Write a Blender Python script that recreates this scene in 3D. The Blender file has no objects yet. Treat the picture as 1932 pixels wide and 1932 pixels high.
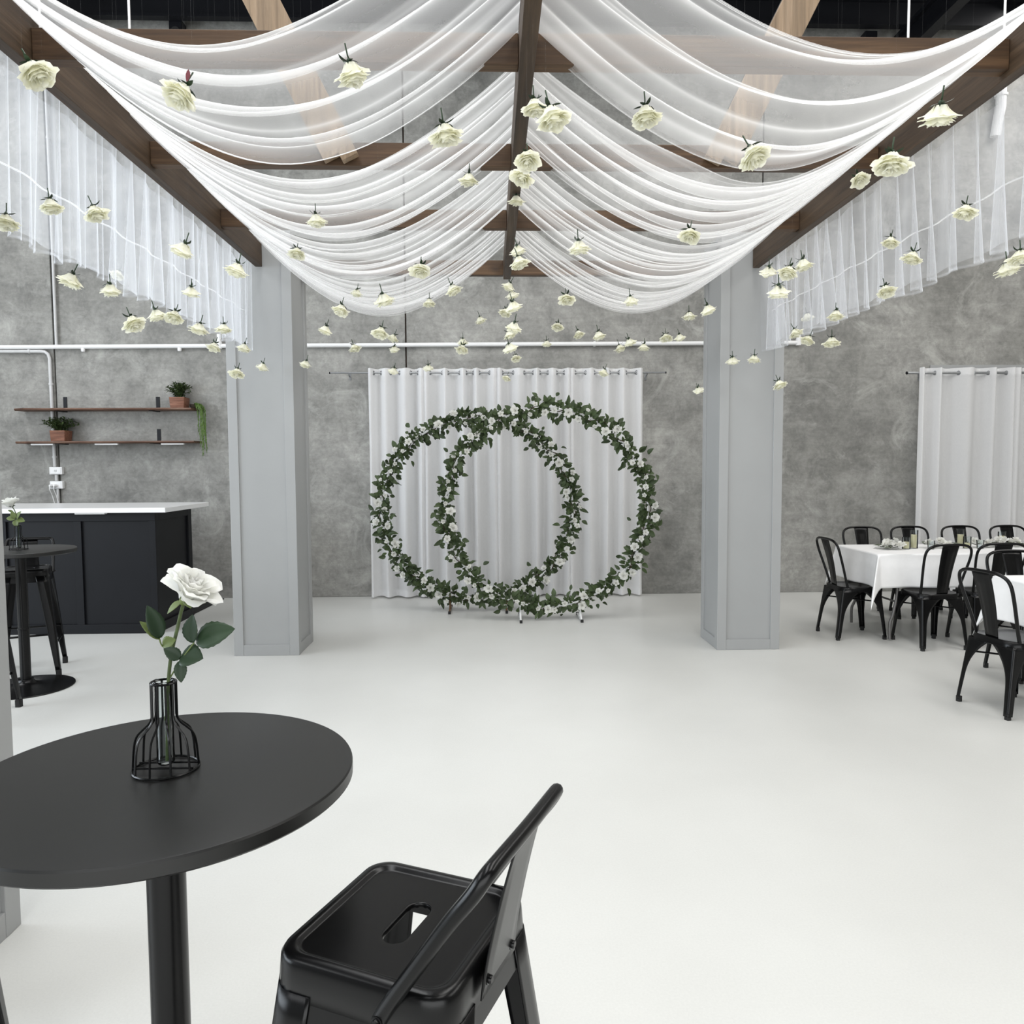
import bpy, math, random
from mathutils import Vector, Matrix, noise

# ------------------------------------------------------------------ camera, world, light
S = bpy.context.scene
C = S.collection
S.view_settings.view_transform = 'Standard'
S.view_settings.look = 'None'
S.view_settings.exposure = -0.04
S.view_settings.gamma = 1.0
S.view_settings.use_curve_mapping = False
S.cycles.max_bounces = 9
S.cycles.diffuse_bounces = 5
S.cycles.transparent_max_bounces = 40
S.cycles.sample_clamp_indirect = 6.0

F_PX, PITCH, YAW, ROLL = 1430.6, 0.06149, 0.02932, 0.005122
CAM_H = 1.5
def camera():
    cp, sp, cy, sy, cr, sr = math.cos(PITCH), math.sin(PITCH), math.cos(YAW), math.sin(YAW), math.cos(ROLL), math.sin(ROLL)
    fwd = Vector((sy*cp, cy*cp, -sp)); right = Vector((cy, -sy, 0)); down = fwd.cross(right)
    r2 = right*cr + down*sr; d2 = -right*sr + down*cr
    cam = bpy.data.cameras.new('camera'); cam.lens = F_PX/1932*36; cam.sensor_width = 36
    cam.clip_start = 0.02
    o = bpy.data.objects.new('camera', cam); C.objects.link(o)
    m = Matrix((r2, -d2, -fwd)).transposed().to_4x4(); m.translation = (0, 0, CAM_H)
    o.matrix_world = m
    S.camera = o
camera()

W = bpy.data.worlds.new('world'); S.world = W; W.use_nodes = True
W.node_tree.nodes['Background'].inputs[0].default_value = (0.80, 0.90, 1.0, 1)
W.node_tree.nodes['Background'].inputs[1].default_value = 1.0

def area(name, loc, rot, sx, sy, power, col):
    l = bpy.data.lights.new(name, 'AREA'); l.shape = 'RECTANGLE'; l.size = sx; l.size_y = sy
    l.energy = power; l.color = col
    o = bpy.data.objects.new(name, l); C.objects.link(o); o.location = loc; o.rotation_euler = rot
    return o
R = math.radians
# daylight: the open roller door behind the photographer, the window band in the left wall; overhead strips are added, unseen, to brighten the drapes and the back
area('daylight_door', (0.0, -5.3, 2.3), (R(90), 0, 0), 9.0, 4.4, 360, (1.0, 0.985, 0.955))
area('daylight_window', (-8.3, 1.6, 2.6), (0, R(-90), 0), 3.0, 6.4, 420, (0.84, 0.92, 1.0))
area('overhead_fill', (-6.4, 3.2, 6.14), (0, R(-22), 0), 1.6, 10.4, 330, (0.96, 0.98, 1.0))
area('overhead_fill', (6.4, 3.2, 6.14), (0, R(22), 0), 1.6, 10.4, 300, (1.0, 0.98, 0.95))
area('overhead_fill', (-1.5, 2.3, 6.14), (0, 0, 0), 1.2, 8.0, 260, (0.97, 0.985, 1.0))
area('overhead_fill', (1.8, 2.3, 6.14), (0, 0, 0), 1.2, 8.0, 260, (1.0, 0.985, 0.96))

# ------------------------------------------------------------------ helpers
class MB:
    def __init__(s): s.v = []; s.f = []
    def add(s, vs, fs):
        n = len(s.v); s.v += [tuple(p) for p in vs]; s.f += [tuple(i+n for i in f) for f in fs]; return s
    def box(s, x0, x1, y0, y1, z0, z1):
        return s.add([(x0,y0,z0),(x1,y0,z0),(x1,y1,z0),(x0,y1,z0),(x0,y0,z1),(x1,y0,z1),(x1,y1,z1),(x0,y1,z1)],
                     [(0,3,2,1),(4,5,6,7),(0,1,5,4),(1,2,6,5),(2,3,7,6),(3,0,4,7)])
    def bar(s, a, b, w, h, up=(0,0,1)):
        a = Vector(a); b = Vector(b); d = (b-a).normalized(); sd = d.cross(Vector(up))
        if sd.length < 1e-4: sd = d.cross(Vector((0,1,0)))
        sd.normalize(); u = sd.cross(d)
        vs = []
        for p in (a, b):
            for i, j in ((-1,-1),(1,-1),(1,1),(-1,1)): vs.append(p+sd*(i*w/2)+u*(j*h/2))
        return s.add(vs, [(0,1,2,3),(7,6,5,4),(0,4,5,1),(1,5,6,2),(2,6,7,3),(3,7,4,0)])
    def grid(s, fn, nu, nv, wrap_u=False):
        vs = [fn(i/(nu if wrap_u else nu), j/nv) for j in range(nv+1) for i in range(nu if wrap_u else nu+1)]
        m = nu if wrap_u else nu+1
        fs = []
        for j in range(nv):
            for i in range(nu):
                a = j*m+i; b = j*m+(i+1) % m
                fs.append((a, b, b+m, a+m))
        return s.add(vs, fs)
    def loft(s, loops, cap0=True, cap1=True):
        n = len(loops[0]); vs = [p for l in loops for p in l]; fs = []
        for j in range(len(loops)-1):
            for i in range(n):
                k = (i+1) % n
                fs.append((j*n+i, j*n+k, (j+1)*n+k, (j+1)*n+i))
        if cap0: fs.append(tuple(range(n-1, -1, -1)))
        if cap1: fs.append(tuple(range((len(loops)-1)*n, len(loops)*n)))
        return s.add(vs, fs)
    def lathe(s, prof, n=24, c=(0,0), cap0=True, cap1=True):
        return s.loft([[(c[0]+r*math.cos(2*math.pi*i/n), c[1]+r*math.sin(2*math.pi*i/n), z) for i in range(n)] for r, z in prof], cap0, cap1)
    def tube(s, path, r, n=8, closed=False, flat=1.0, flat_up=(0,0,1)):
        P = [Vector(p) for p in path]; m = len(P); loops = []
        nrm = None
        for i in range(m):
            if closed: t = P[(i+1) % m]-P[i-1]
            else: t = P[min(i+1, m-1)]-P[max(i-1, 0)]
            t.normalize()
            if nrm is None:
                nrm = t.cross(Vector(flat_up))
                if nrm.length < 1e-3: nrm = t.cross(Vector((1, 0.2, 0)))
            nrm = (nrm-t*nrm.dot(t)).normalized(); bn = t.cross(nrm)
            ri = r[i] if isinstance(r, (list, tuple)) else r
            loops.append([P[i]+nrm*(ri*math.cos(2*math.pi*k/n))+bn*(ri*flat*math.sin(2*math.pi*k/n)) for k in range(n)])
        if closed: loops.append(loops[0]); return s.loft(loops, False, False)
        return s.loft(loops)
    def build(s, name, mat, parent=None, origin=None, smooth=0.7, bevel=0, solid=0):
        vs = s.v
        if origin is not None: vs = [(x-origin[0], y-origin[1], z-origin[2]) for x, y, z in vs]
        me = bpy.data.meshes.new(name); me.from_pydata(vs, [], s.f); me.update()
        if smooth:
            me.shade_smooth(); me.set_sharp_from_angle(angle=smooth)
        me.materials.append(mat)
        o = bpy.data.objects.new(name, me); C.objects.link(o)
        if parent is not None: o.parent = parent
        if origin is not None: o.location = origin
        if solid:
            md = o.modifiers.new('solid', 'SOLIDIFY'); md.thickness = solid; md.offset = 0
        if bevel:
            md = o.modifiers.new('bevel', 'BEVEL'); md.width = bevel; md.segments = 2; md.limit_method = 'ANGLE'
        return o

def tag(o, label=None, cat=None, group=None, kind=None):
    if label: o['label'] = label
    if cat: o['category'] = cat
    if group: o['group'] = group
    if kind: o['kind'] = kind
    return o
def empty(name, loc=(0,0,0), rz=0, **kw):
    o = bpy.data.objects.new(name, None); C.objects.link(o); o.location = loc; o.rotation_euler = (0,0,rz)
    o.empty_display_size = 0.05
    return tag(o, **kw)
def copy_tree(o, parent=None, **kw):
    c = o.copy(); C.objects.link(c); c.parent = parent
    for ch in list(o.children): copy_tree(ch, c)
    for k in ('label', 'group'):
        if k in kw: c[k] = kw[k]
    return c
def spline(pts, n=8, closed=False):
    P = [Vector(p) for p in pts]; m = len(P); out = []
    for i in range(m if closed else m-1):
        if closed: p0, p1, p2, p3 = P[i-1], P[i], P[(i+1) % m], P[(i+2) % m]
        else: p0, p1, p2, p3 = P[max(i-1,0)], P[i], P[i+1], P[min(i+2, m-1)]
        for k in range(n):
            t = k/n
            out.append(0.5*((2*p1)+(p2-p0)*t+(2*p0-5*p1+4*p2-p3)*t*t+(3*p1-p0-3*p2+p3)*t**3))
    if not closed: out.append(P[-1])
    return out
def rrect(w, d, r, z, n=6, cx=0, cy=0):
    out = []
    for qx, qy, a0 in ((1,1,0),(-1,1,90),(-1,-1,180),(1,-1,270)):
        for k in range(n+1):
            a = R(a0+90*k/n); out.append((cx+qx*(w/2-r)+r*math.cos(a), cy+qy*(d/2-r)+r*math.sin(a), z))
    return out

# ------------------------------------------------------------------ materials
def mat(name):
    m = bpy.data.materials.new(name); m.use_nodes = True
    nt = m.node_tree; b = nt.nodes['Principled BSDF']
    return m, nt, b
def simple(name, col, rough=0.5, metal=0.0, spec=0.5, var=0.0, scale=8.0, bump=0.0, bscale=60.0):
    m, nt, b = mat(name)
    b.inputs['Base Color'].default_value = (*col, 1); b.inputs['Roughness'].default_value = rough
    b.inputs['Metallic'].default_value = metal; b.inputs['Specular IOR Level'].default_value = spec
    tc = nt.nodes.new('ShaderNodeTexCoord')
    if var:
        nz = nt.nodes.new('ShaderNodeTexNoise'); nz.inputs['Scale'].default_value = scale; nz.inputs['Detail'].default_value = 4
        rp = nt.nodes.new('ShaderNodeValToRGB')
        rp.color_ramp.elements[0].position = 0.3; rp.color_ramp.elements[1].position = 0.7
        rp.color_ramp.elements[0].color = (*[c*(1-var) for c in col], 1)
        rp.color_ramp.elements[1].color = (*[min(1, c*(1+var)) for c in col], 1)
        nt.links.new(tc.outputs['Object'], nz.inputs['Vector']); nt.links.new(nz.outputs['Fac'], rp.inputs['Fac'])
        nt.links.new(rp.outputs['Color'], b.inputs['Base Color'])
    if bump:
        n2 = nt.nodes.new('ShaderNodeTexNoise'); n2.inputs['Scale'].default_value = bscale; n2.inputs['Detail'].default_value = 3
        bp = nt.nodes.new('ShaderNodeBump'); bp.inputs['Strength'].default_value = bump; bp.inputs['Distance'].default_value = 0.01
        nt.links.new(tc.outputs['Object'], n2.inputs['Vector']); nt.links.new(n2.outputs['Fac'], bp.inputs['Height'])
        nt.links.new(bp.outputs['Normal'], b.inputs['Normal'])
    return m
def ramp(nt, pts):
    rp = nt.nodes.new('ShaderNodeValToRGB'); e = rp.color_ramp.elements
    while len(e) < len(pts): e.new(0.5)
    for i, (p, c) in enumerate(pts): e[i].position = p; e[i].color = (*c, 1) if len(c) == 3 else c
    return rp
def noise_node(nt, vec, scale, detail=6, rough=0.6, dist=0.0):
    n = nt.nodes.new('ShaderNodeTexNoise'); n.inputs['Scale'].default_value = scale; n.inputs['Detail'].default_value = detail
    n.inputs['Roughness'].default_value = rough; n.inputs['Distortion'].default_value = dist
    nt.links.new(vec, n.inputs['Vector']); return n
def mixrgb(nt, a, b, fac, mode='MIX'):
    m = nt.nodes.new('ShaderNodeMix'); m.data_type = 'RGBA'; m.blend_type = mode
    for s, k in ((a, 6), (b, 7)):
        if hasattr(s, 'links'): nt.links.new(s, m.inputs[k])
        else: m.inputs[k].default_value = (*s, 1)
    if hasattr(fac, 'links'): nt.links.new(fac, m.inputs[0])
    else: m.inputs[0].default_value = fac
    return m.outputs[2]
def geo_pos(nt):
    g = nt.nodes.new('ShaderNodeNewGeometry'); return g.outputs['Position']
def mapping(nt, vec, scale=(1,1,1), rot=(0,0,0)):
    m = nt.nodes.new('ShaderNodeMapping'); m.inputs['Scale'].default_value = scale; m.inputs['Rotation'].default_value = rot
    nt.links.new(vec, m.inputs['Vector']); return m.outputs[0]

def concrete():
    m, nt, b = mat('concrete'); p = geo_pos(nt)
    n1 = noise_node(nt, p, 0.9, 8, 0.62, 0.4); n2 = noise_node(nt, p, 4.5, 8, 0.7, 0.6); n3 = noise_node(nt, p, 26, 6, 0.7)
    r1 = ramp(nt, [(0.32, (0.200,0.198,0.186)), (0.5, (0.282,0.279,0.264)), (0.7, (0.365,0.360,0.342))]); nt.links.new(n1.outputs['Fac'], r1.inputs['Fac'])
    r2 = ramp(nt, [(0.35, (0.78,0.78,0.78)), (0.62, (1.10,1.10,1.09))]); nt.links.new(n2.outputs['Fac'], r2.inputs['Fac'])
    c = mixrgb(nt, r1.outputs[0], r2.outputs[0], 1.0, 'MULTIPLY')
    r3 = ramp(nt, [(0.3, (0.86,0.86,0.86)), (0.7, (1.12,1.12,1.12))]); nt.links.new(n3.outputs['Fac'], r3.inputs['Fac'])
    c = mixrgb(nt, c, r3.outputs[0], 1.0, 'MULTIPLY')
    n6 = noise_node(nt, mapping(nt, p, (0.7, 1, 5.0)), 2.2, 8, 0.75, 0.8); r6 = ramp(nt, [(0.3, (0.86,0.86,0.86)), (0.7, (1.12,1.12,1.12))]); nt.links.new(n6.outputs['Fac'], r6.inputs['Fac'])
    c = mixrgb(nt, c, r6.outputs[0], 1.0, 'MULTIPLY')
    # pale lime bloom, in ragged patches, and thin scratched streaks
    n4 = noise_node(nt, p, 1.7, 10, 0.72, 1.2); r4 = ramp(nt, [(0.54, (0,0,0)), (0.69, (1,1,1))]); nt.links.new(n4.outputs['Fac'], r4.inputs['Fac'])
    c = mixrgb(nt, c, (0.52,0.52,0.49), mult(nt, r4.outputs[0], 0.50))
    w = nt.nodes.new('ShaderNodeTexWave'); w.inputs['Scale'].default_value = 1.3; w.inputs['Distortion'].default_value = 9; w.inputs['Detail'].default_value = 5
    w.inputs['Detail Roughness'].default_value = 0.7; nt.links.new(mapping(nt, p, (0.8,1,2.2)), w.inputs['Vector'])
    r5 = ramp(nt, [(0.0, (1,1,1)), (0.035, (0,0,0))]); nt.links.new(w.outputs['Fac'], r5.inputs['Fac'])
    c = mixrgb(nt, c, (0.10,0.10,0.097), mult(nt, r5.outputs[0], 0.14))
    nt.links.new(c, b.inputs['Base Color']); b.inputs['Roughness'].default_value = 0.75; b.inputs['Specular IOR Level'].default_value = 0.25
    bp = nt.nodes.new('ShaderNodeBump'); bp.inputs['Strength'].default_value = 0.25; bp.inputs['Distance'].default_value = 0.01
    nt.links.new(n2.outputs['Fac'], bp.inputs['Height']); nt.links.new(bp.outputs[0], b.inputs['Normal'])
    return m
def mult(nt, s, k):
    m = nt.nodes.new('ShaderNodeMath'); m.operation = 'MULTIPLY'; nt.links.new(s, m.inputs[0]); m.inputs[1].default_value = k
    return m.outputs[0]
def floor_layer():
    m, nt, b = mat('white_epoxy'); p = geo_pos(nt)
    n1 = noise_node(nt, p, 0.7, 5, 0.55); r1 = ramp(nt, [(0.3, (0.600,0.602,0.578)), (0.7, (0.66,0.663,0.638))]); nt.links.new(n1.outputs['Fac'], r1.inputs['Fac'])
    n2 = noise_node(nt, p, 130, 3, 0.6); r2 = ramp(nt, [(0.3, (0.965,0.965,0.965)), (0.7, (1.02,1.02,1.02))]); nt.links.new(n2.outputs['Fac'], r2.inputs['Fac'])
    c = mixrgb(nt, r1.outputs[0], r2.outputs[0], 1.0, 'MULTIPLY')
    nt.links.new(c, b.inputs['Base Color'])
    b.inputs['Roughness'].default_value = 0.33; b.inputs['Specular IOR Level'].default_value = 0.35
    bp = nt.nodes.new('ShaderNodeBump'); bp.inputs['Strength'].default_value = 0.05; bp.inputs['Distance'].default_value = 0.01
    n5 = noise_node(nt, p, 9, 4, 0.6); nt.links.new(n5.outputs['Fac'], bp.inputs['Height']); nt.links.new(bp.outputs[0], b.inputs['Normal'])
    return m
def wood(name, axis, dark, mid, light, fine=1.0, rough=0.55):
    m, nt, b = mat(name); p = geo_pos(nt)
    sc = [14, 14, 14]; sc[axis] = 0.9
    n1 = noise_node(nt, mapping(nt, p, [s*fine for s in sc]), 1.0, 7, 0.65, 0.8)
    sc2 = [60, 60, 60]; sc2[axis] = 2.2
    n2 = noise_node(nt, mapping(nt, p, [s*fine for s in sc2]), 1.0, 4, 0.6)
    r1 = ramp(nt, [(0.28, dark), (0.5, mid), (0.74, light)]); nt.links.new(n1.outputs['Fac'], r1.inputs['Fac'])
    r2 = ramp(nt, [(0.3, (0.7,)*3), (0.7, (1.2,)*3)]); nt.links.new(n2.outputs['Fac'], r2.inputs['Fac'])
    c = mixrgb(nt, r1.outputs[0], r2.outputs[0], 1.0, 'MULTIPLY')
    v = nt.nodes.new('ShaderNodeTexVoronoi'); v.inputs['Scale'].default_value = 1.0
    k = [3.1, 3.1, 3.1]; k[axis] = 1.3; nt.links.new(mapping(nt, p, k), v.inputs['Vector'])
    r3 = ramp(nt, [(0.0, (1,1,1)), (0.09, (0,0,0))]); nt.links.new(v.outputs['Distance'], r3.inputs['Fac'])
    c = mixrgb(nt, c, [x*0.35 for x in dark], mult(nt, r3.outputs[0], 0.8))
    nt.links.new(c, b.inputs['Base Color']); b.inputs['Roughness'].default_value = rough; b.inputs['Specular IOR Level'].default_value = 0.35
    bp = nt.nodes.new('ShaderNodeBump'); bp.inputs['Strength'].default_value = 0.3; bp.inputs['Distance'].default_value = 0.004
    nt.links.new(n2.outputs['Fac'], bp.inputs['Height']); nt.links.new(bp.outputs[0], b.inputs['Normal'])
    return m
def fabric(name, col, alpha, weave=260.0, trans=0.5, facing=True):
    """woven cloth: one layer covers `alpha` of what is behind it, more where it is seen edge-on (thicker path through the weave)"""
    m = bpy.data.materials.new(name); m.use_nodes = True; nt = m.node_tree; nt.nodes.clear(); L = nt.links.new
    out = nt.nodes.new('ShaderNodeOutputMaterial')
    d = nt.nodes.new('ShaderNodeBsdfDiffuse'); t = nt.nodes.new('ShaderNodeBsdfTranslucent'); tr = nt.nodes.new('ShaderNodeBsdfTransparent')
    d.inputs[0].default_value = (*col, 1); t.inputs[0].default_value = (*col, 1)
    p = nt.nodes.new('ShaderNodeTexCoord').outputs['Object']
    n = noise_node(nt, mapping(nt, p, (0.6, 1, 0.25)), weave, 2, 0.5)
    r = ramp(nt, [(0.3, [c*0.97 for c in col]), (0.7, [min(1, c*1.01) for c in col])]); L(n.outputs['Fac'], r.inputs['Fac'])
    L(r.outputs[0], d.inputs[0]); L(r.outputs[0], t.inputs[0])
    mx = nt.nodes.new('ShaderNodeMixShader'); mx.inputs[0].default_value = trans; L(d.outputs[0], mx.inputs[1]); L(t.outputs[0], mx.inputs[2])
    if alpha >= 1:
        L(mx.outputs[0], out.inputs[0]); return m
    lw = nt.nodes.new('ShaderNodeLayerWeight'); lw.inputs[0].default_value = 0.5
    def math_(op, a, b):
        k = nt.nodes.new('ShaderNodeMath'); k.operation = op
        for i, s in enumerate((a, b)):
            if hasattr(s, 'links'): L(s, k.inputs[i])
            else: k.inputs[i].default_value = s
        return k.outputs[0]
    # layer weight 'Facing' at blend 0.5 is 1-|cos|
    cs = math_('MAXIMUM', math_('SUBTRACT', 1.0, lw.outputs['Facing']), 0.10)
    fac = math_('SUBTRACT', 1.0, math_('POWER', 1-alpha, math_('DIVIDE', 1.0, cs)))
    m2 = nt.nodes.new('ShaderNodeMixShader'); L(fac, m2.inputs[0]); L(tr.outputs[0], m2.inputs[1]); L(mx.outputs[0], m2.inputs[2])
    L(m2.outputs[0], out.inputs[0])
    return m
def petal_mat(name, outer, inner):
    m, nt, b = mat(name)
    tc = nt.nodes.new('ShaderNodeTexCoord')
    n = noise_node(nt, tc.outputs['Object'], 55, 3, 0.5); r = ramp(nt, [(0.35, inner), (0.6, outer)]); nt.links.new(n.outputs['Fac'], r.inputs['Fac'])
    nt.links.new(r.outputs[0], b.inputs['Base Color']); b.inputs['Roughness'].default_value = 0.7; b.inputs['Specular IOR Level'].default_value = 0.2
    b.inputs['Subsurface Weight'].default_value = 0.0
    # thin petals let some light through
    t = nt.nodes.new('ShaderNodeBsdfTranslucent'); nt.links.new(r.outputs[0], t.inputs[0])
    mx = nt.nodes.new('ShaderNodeMixShader'); mx.inputs[0].default_value = 0.42
    out = nt.nodes['Material Output']; nt.links.new(b.outputs[0], mx.inputs[1]); nt.links.new(t.outputs[0], mx.inputs[2]); nt.links.new(mx.outputs[0], out.inputs[0])
    return m
def leaf_mat(name, a, bcol):
    m, nt, b = mat(name)
    oi = nt.nodes.new('ShaderNodeObjectInfo'); tc = nt.nodes.new('ShaderNodeTexCoord')
    n = noise_node(nt, tc.outputs['Object'], 30, 3, 0.6)
    g = nt.nodes.new('ShaderNodeNewGeometry')
    r = ramp(nt, [(0.0, a), (1.0, bcol)]); ad = nt.nodes.new('ShaderNodeMath'); ad.operation = 'ADD'
    nt.links.new(mult(nt, n.outputs['Fac'], 0.5), ad.inputs[0]); nt.links.new(mult(nt, g.outputs['Random Per Island'], 0.6), ad.inputs[1])
    ad2 = nt.nodes.new('ShaderNodeMath'); ad2.operation = 'ADD'; nt.links.new(ad.outputs[0], ad2.inputs[0]); nt.links.new(mult(nt, oi.outputs['Random'], 0.3), ad2.inputs[1])
    nt.links.new(ad2.outputs[0], r.inputs['Fac']); nt.links.new(r.outputs[0], b.inputs['Base Color'])
    b.inputs['Roughness'].default_value = 0.5; b.inputs['Specular IOR Level'].default_value = 0.35
    return m
def glass_mat():
    m = bpy.data.materials.new('clear_glass'); m.use_nodes = True; nt = m.node_tree; nt.nodes.clear()
    out = nt.nodes.new('ShaderNodeOutputMaterial'); tr = nt.nodes.new('ShaderNodeBsdfTransparent'); gl = nt.nodes.new('ShaderNodeBsdfGlossy')
    tr.inputs[0].default_value = (0.95,0.97,0.97,1); gl.inputs['Roughness'].default_value = 0.03
    fr = nt.nodes.new('ShaderNodeFresnel'); fr.inputs[0].default_value = 1.33
    mx = nt.nodes.new('ShaderNodeMixShader'); nt.links.new(fr.outputs[0], mx.inputs[0]); nt.links.new(tr.outputs[0], mx.inputs[1]); nt.links.new(gl.outputs[0], mx.inputs[2])
    nt.links.new(mx.outputs[0], out.inputs[0]); return m

M = dict(
    concrete=concrete(), floor=floor_layer(),
    wood_x=wood('stained_timber_cross', 0, (0.030,0.016,0.008), (0.070,0.038,0.018), (0.125,0.072,0.036)),
    wood_y=wood('stained_timber_along', 1, (0.028,0.017,0.010), (0.055,0.034,0.019), (0.092,0.060,0.036)),
    wood_z=wood('raw_timber', 2, (0.13,0.088,0.052), (0.23,0.162,0.102), (0.32,0.235,0.16)),
    shelf=wood('shelf_timber', 0, (0.055,0.028,0.018), (0.13,0.068,0.045), (0.24,0.15,0.105), 1.5),
    pot=wood('pot_timber', 0, (0.09,0.035,0.02), (0.20,0.085,0.05), (0.30,0.15,0.10), 4.0),
    column=simple('grey_paint', (0.335,0.341,0.341), 0.42, spec=0.4, var=0.02, scale=3, bump=0.03, bscale=40),
    roof=simple('dark_roof_sheet', (0.012,0.013,0.015), 0.6, var=0.2, scale=3),
    steel=simple('black_steel', (0.005,0.0055,0.008), 0.55, spec=0.3),
    sheer=fabric('white_sheer', (0.93,0.93,0.93), 0.215, 300, 0.5),
    sheer2=fabric('white_voile', (0.90,0.92,0.96), 0.12, 300, 0.5),
    linen=fabric('white_linen', (0.93,0.93,0.935), 0.93, 180, 0.40),
    cloth=simple('white_tablecloth', (0.80,0.80,0.80), 0.8, spec=0.15, var=0.02, scale=20, bump=0.06, bscale=300),
    black=simple('black_powder_coat', (0.0020,0.0020,0.0022), 0.26, spec=0.28, var=0.15, scale=30, bump=0.02, bscale=500),
    tabletop=simple('black_tabletop', (0.0040,0.0040,0.0037), 0.38, spec=0.52, var=0.1, scale=40, bump=0.02, bscale=700),
    barblack=simple('black_cabinet_paint', (0.0042,0.0048,0.0068), 0.5, spec=0.25, var=0.08, scale=6),
    stone=simple('white_bench_stone', (0.80,0.80,0.80), 0.25, var=0.01, scale=10),
    white=simple('white_paint', (0.80,0.80,0.80), 0.4, var=0.02, scale=10),
    conduit=simple('grey_conduit', (0.56,0.56,0.56), 0.45, var=0.05, scale=10),
    seal=simple('joint_sealant', (0.10,0.065,0.045), 0.8, var=0.2, scale=12),
    steel_rod=simple('brushed_steel', (0.33,0.34,0.35), 0.35, metal=0.8, var=0.05, scale=40),
    legmetal=simple('grey_leg_steel', (0.14,0.135,0.13), 0.4, metal=0.4, var=0.05, scale=30),
    petal=petal_mat('cream_petal', (0.93,0.925,0.83), (0.90,0.89,0.73)),
    petalw=petal_mat('white_petal', (0.87,0.87,0.85), (0.85,0.85,0.80)),
    leaf=leaf_mat('green_leaf', (0.006,0.013,0.004), (0.058,0.088,0.032)),
    leafd=leaf_mat('rose_leaf', (0.003,0.010,0.005), (0.018,0.040,0.016)),
    leafl=leaf_mat('young_leaf', (0.035,0.055,0.012), (0.13,0.17,0.055)),
    leafpot=leaf_mat('pot_plant_leaf', (0.012,0.026,0.008), (0.085,0.125,0.045)),
    sage=leaf_mat('sage_leaf', (0.04,0.055,0.035), (0.16,0.19,0.13)),
    trail=leaf_mat('trailing_leaf', (0.04,0.085,0.012), (0.15,0.25,0.06)),
    stem=simple('green_stem', (0.05,0.075,0.02), 0.5, var=0.3, scale=60),
    twig=simple('brown_twig', (0.05,0.033,0.018), 0.7, var=0.2, scale=40),
    red=simple('reddish_sepal', (0.16,0.03,0.04), 0.6, var=0.2, scale=40),
    thread=fabric('nylon_thread', (0.8,0.8,0.8), 0.02, 300, 0.5),
    wax=simple('cream_wax', (0.78,0.70,0.46), 0.5, var=0.02, scale=20),
    glass=glass_mat(),
    rubber=simple('black_rubber', (0.012,0.012,0.012), 0.8, var=0.1, scale=30),
    gold=simple('bronze_foot', (0.16,0.09,0.045), 0.4, metal=0.5),
    napkin=simple('grey_white_cloth', (0.62,0.61,0.60), 0.85, var=0.08, scale=30),
    terracotta=simple('soil', (0.03,0.02,0.012), 0.9, var=0.3, scale=50),
    led=simple('white_diffuser', (0.85,0.85,0.85), 0.4),
)

# ------------------------------------------------------------------ the setting
WALL_Y = 8.70; XL, XR, YF, TOP = -8.0, 8.0, -5.0, 6.23
def struct(name, mb, m, **kw): return tag(mb.build(name, m, **kw), kind='structure')
struct('floor', MB().box(XL-0.2, XR+0.2, YF-3.0, WALL_Y+0.25, -0.12, 0.0), M['floor'], smooth=0)
# back wall: precast concrete panels with open joints
wb = empty('wall_back', (0, WALL_Y, 0), kind='structure')
MB().box(XL-0.2, XR+0.2, 0.06, 0.25, 0, TOP+0.3).build('joint_backing', M['seal'], wb, smooth=0)
edges = [XL-0.2, -4.845, -0.935, 3.115, 7.165, XR+0.2]
for a, b in zip(edges[:-1], edges[1:]):
    MB().box(a+0.008, b-0.008, 0, 0.06, 0.0, TOP+0.3).build('concrete_panel', M['concrete'], wb, smooth=0, bevel=0.006)
struct('wall_right', MB().box(XR, XR+0.2, YF, WALL_Y, 0, TOP+0.3), M['concrete'], smooth=0)
wl = MB()   # window band opening Y -1.8..5.0, Z 1.0..4.2
wl.box(XL-0.2, XL, YF, -1.8, 0, TOP+0.3).box(XL-0.2, XL, 5.0, WALL_Y, 0, TOP+0.3).box(XL-0.2, XL, -1.8, 5.0, 0, 1.0).box(XL-0.2, XL, -1.8, 5.0, 4.2, TOP+0.3)
struct('wall_left', wl, M['concrete'], smooth=0)
wf = MB()   # roller door opening X -4.6..4.6, Z 0..4.6
wf.box(XL, -4.6, YF-0.2, YF, 0, TOP+0.3).box(4.6, XR, YF-0.2, YF, 0, TOP+0.3).box(-4.6, 4.6, YF-0.2, YF, 4.6, TOP+0.3)
struct('wall_front', wf, M['concrete'], smooth=0)
ce = empty('ceiling', (0, 0, TOP), kind='structure')
MB().box(XL-0.2, XR+0.2, YF, WALL_Y+0.25, 0.30, 0.40).build('roof_sheet', M['roof'], ce, smooth=0)
for y in (8.45, 7.2, 5.95, 4.7, 3.45, 2.2, 0.9, -0.5, -2.0, -3.6):
    mb = MB().box(XL, XR, y-0.045, y+0.045, 0.02, 0.05).box(XL, XR, y-0.008, y+0.008, 0.05, 0.27).box(XL, XR, y-0.045, y+0.045, 0.27, 0.30)
    mb.build('purlin', M['steel'], ce, smooth=0)
for x in (-4.5, 4.6):
    MB().box(x-0.06, x+0.06, YF+0.3, WALL_Y-0.02, -0.02, 0.02).box(x-0.012, x+0.012, YF+0.3, WALL_Y-0.02, -0.24, -0.02).box(x-0.06, x+0.06, YF+0.3, WALL_Y-0.02, -0.28, -0.24).build('roof_girder', M['steel'], ce, smooth=0)

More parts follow.
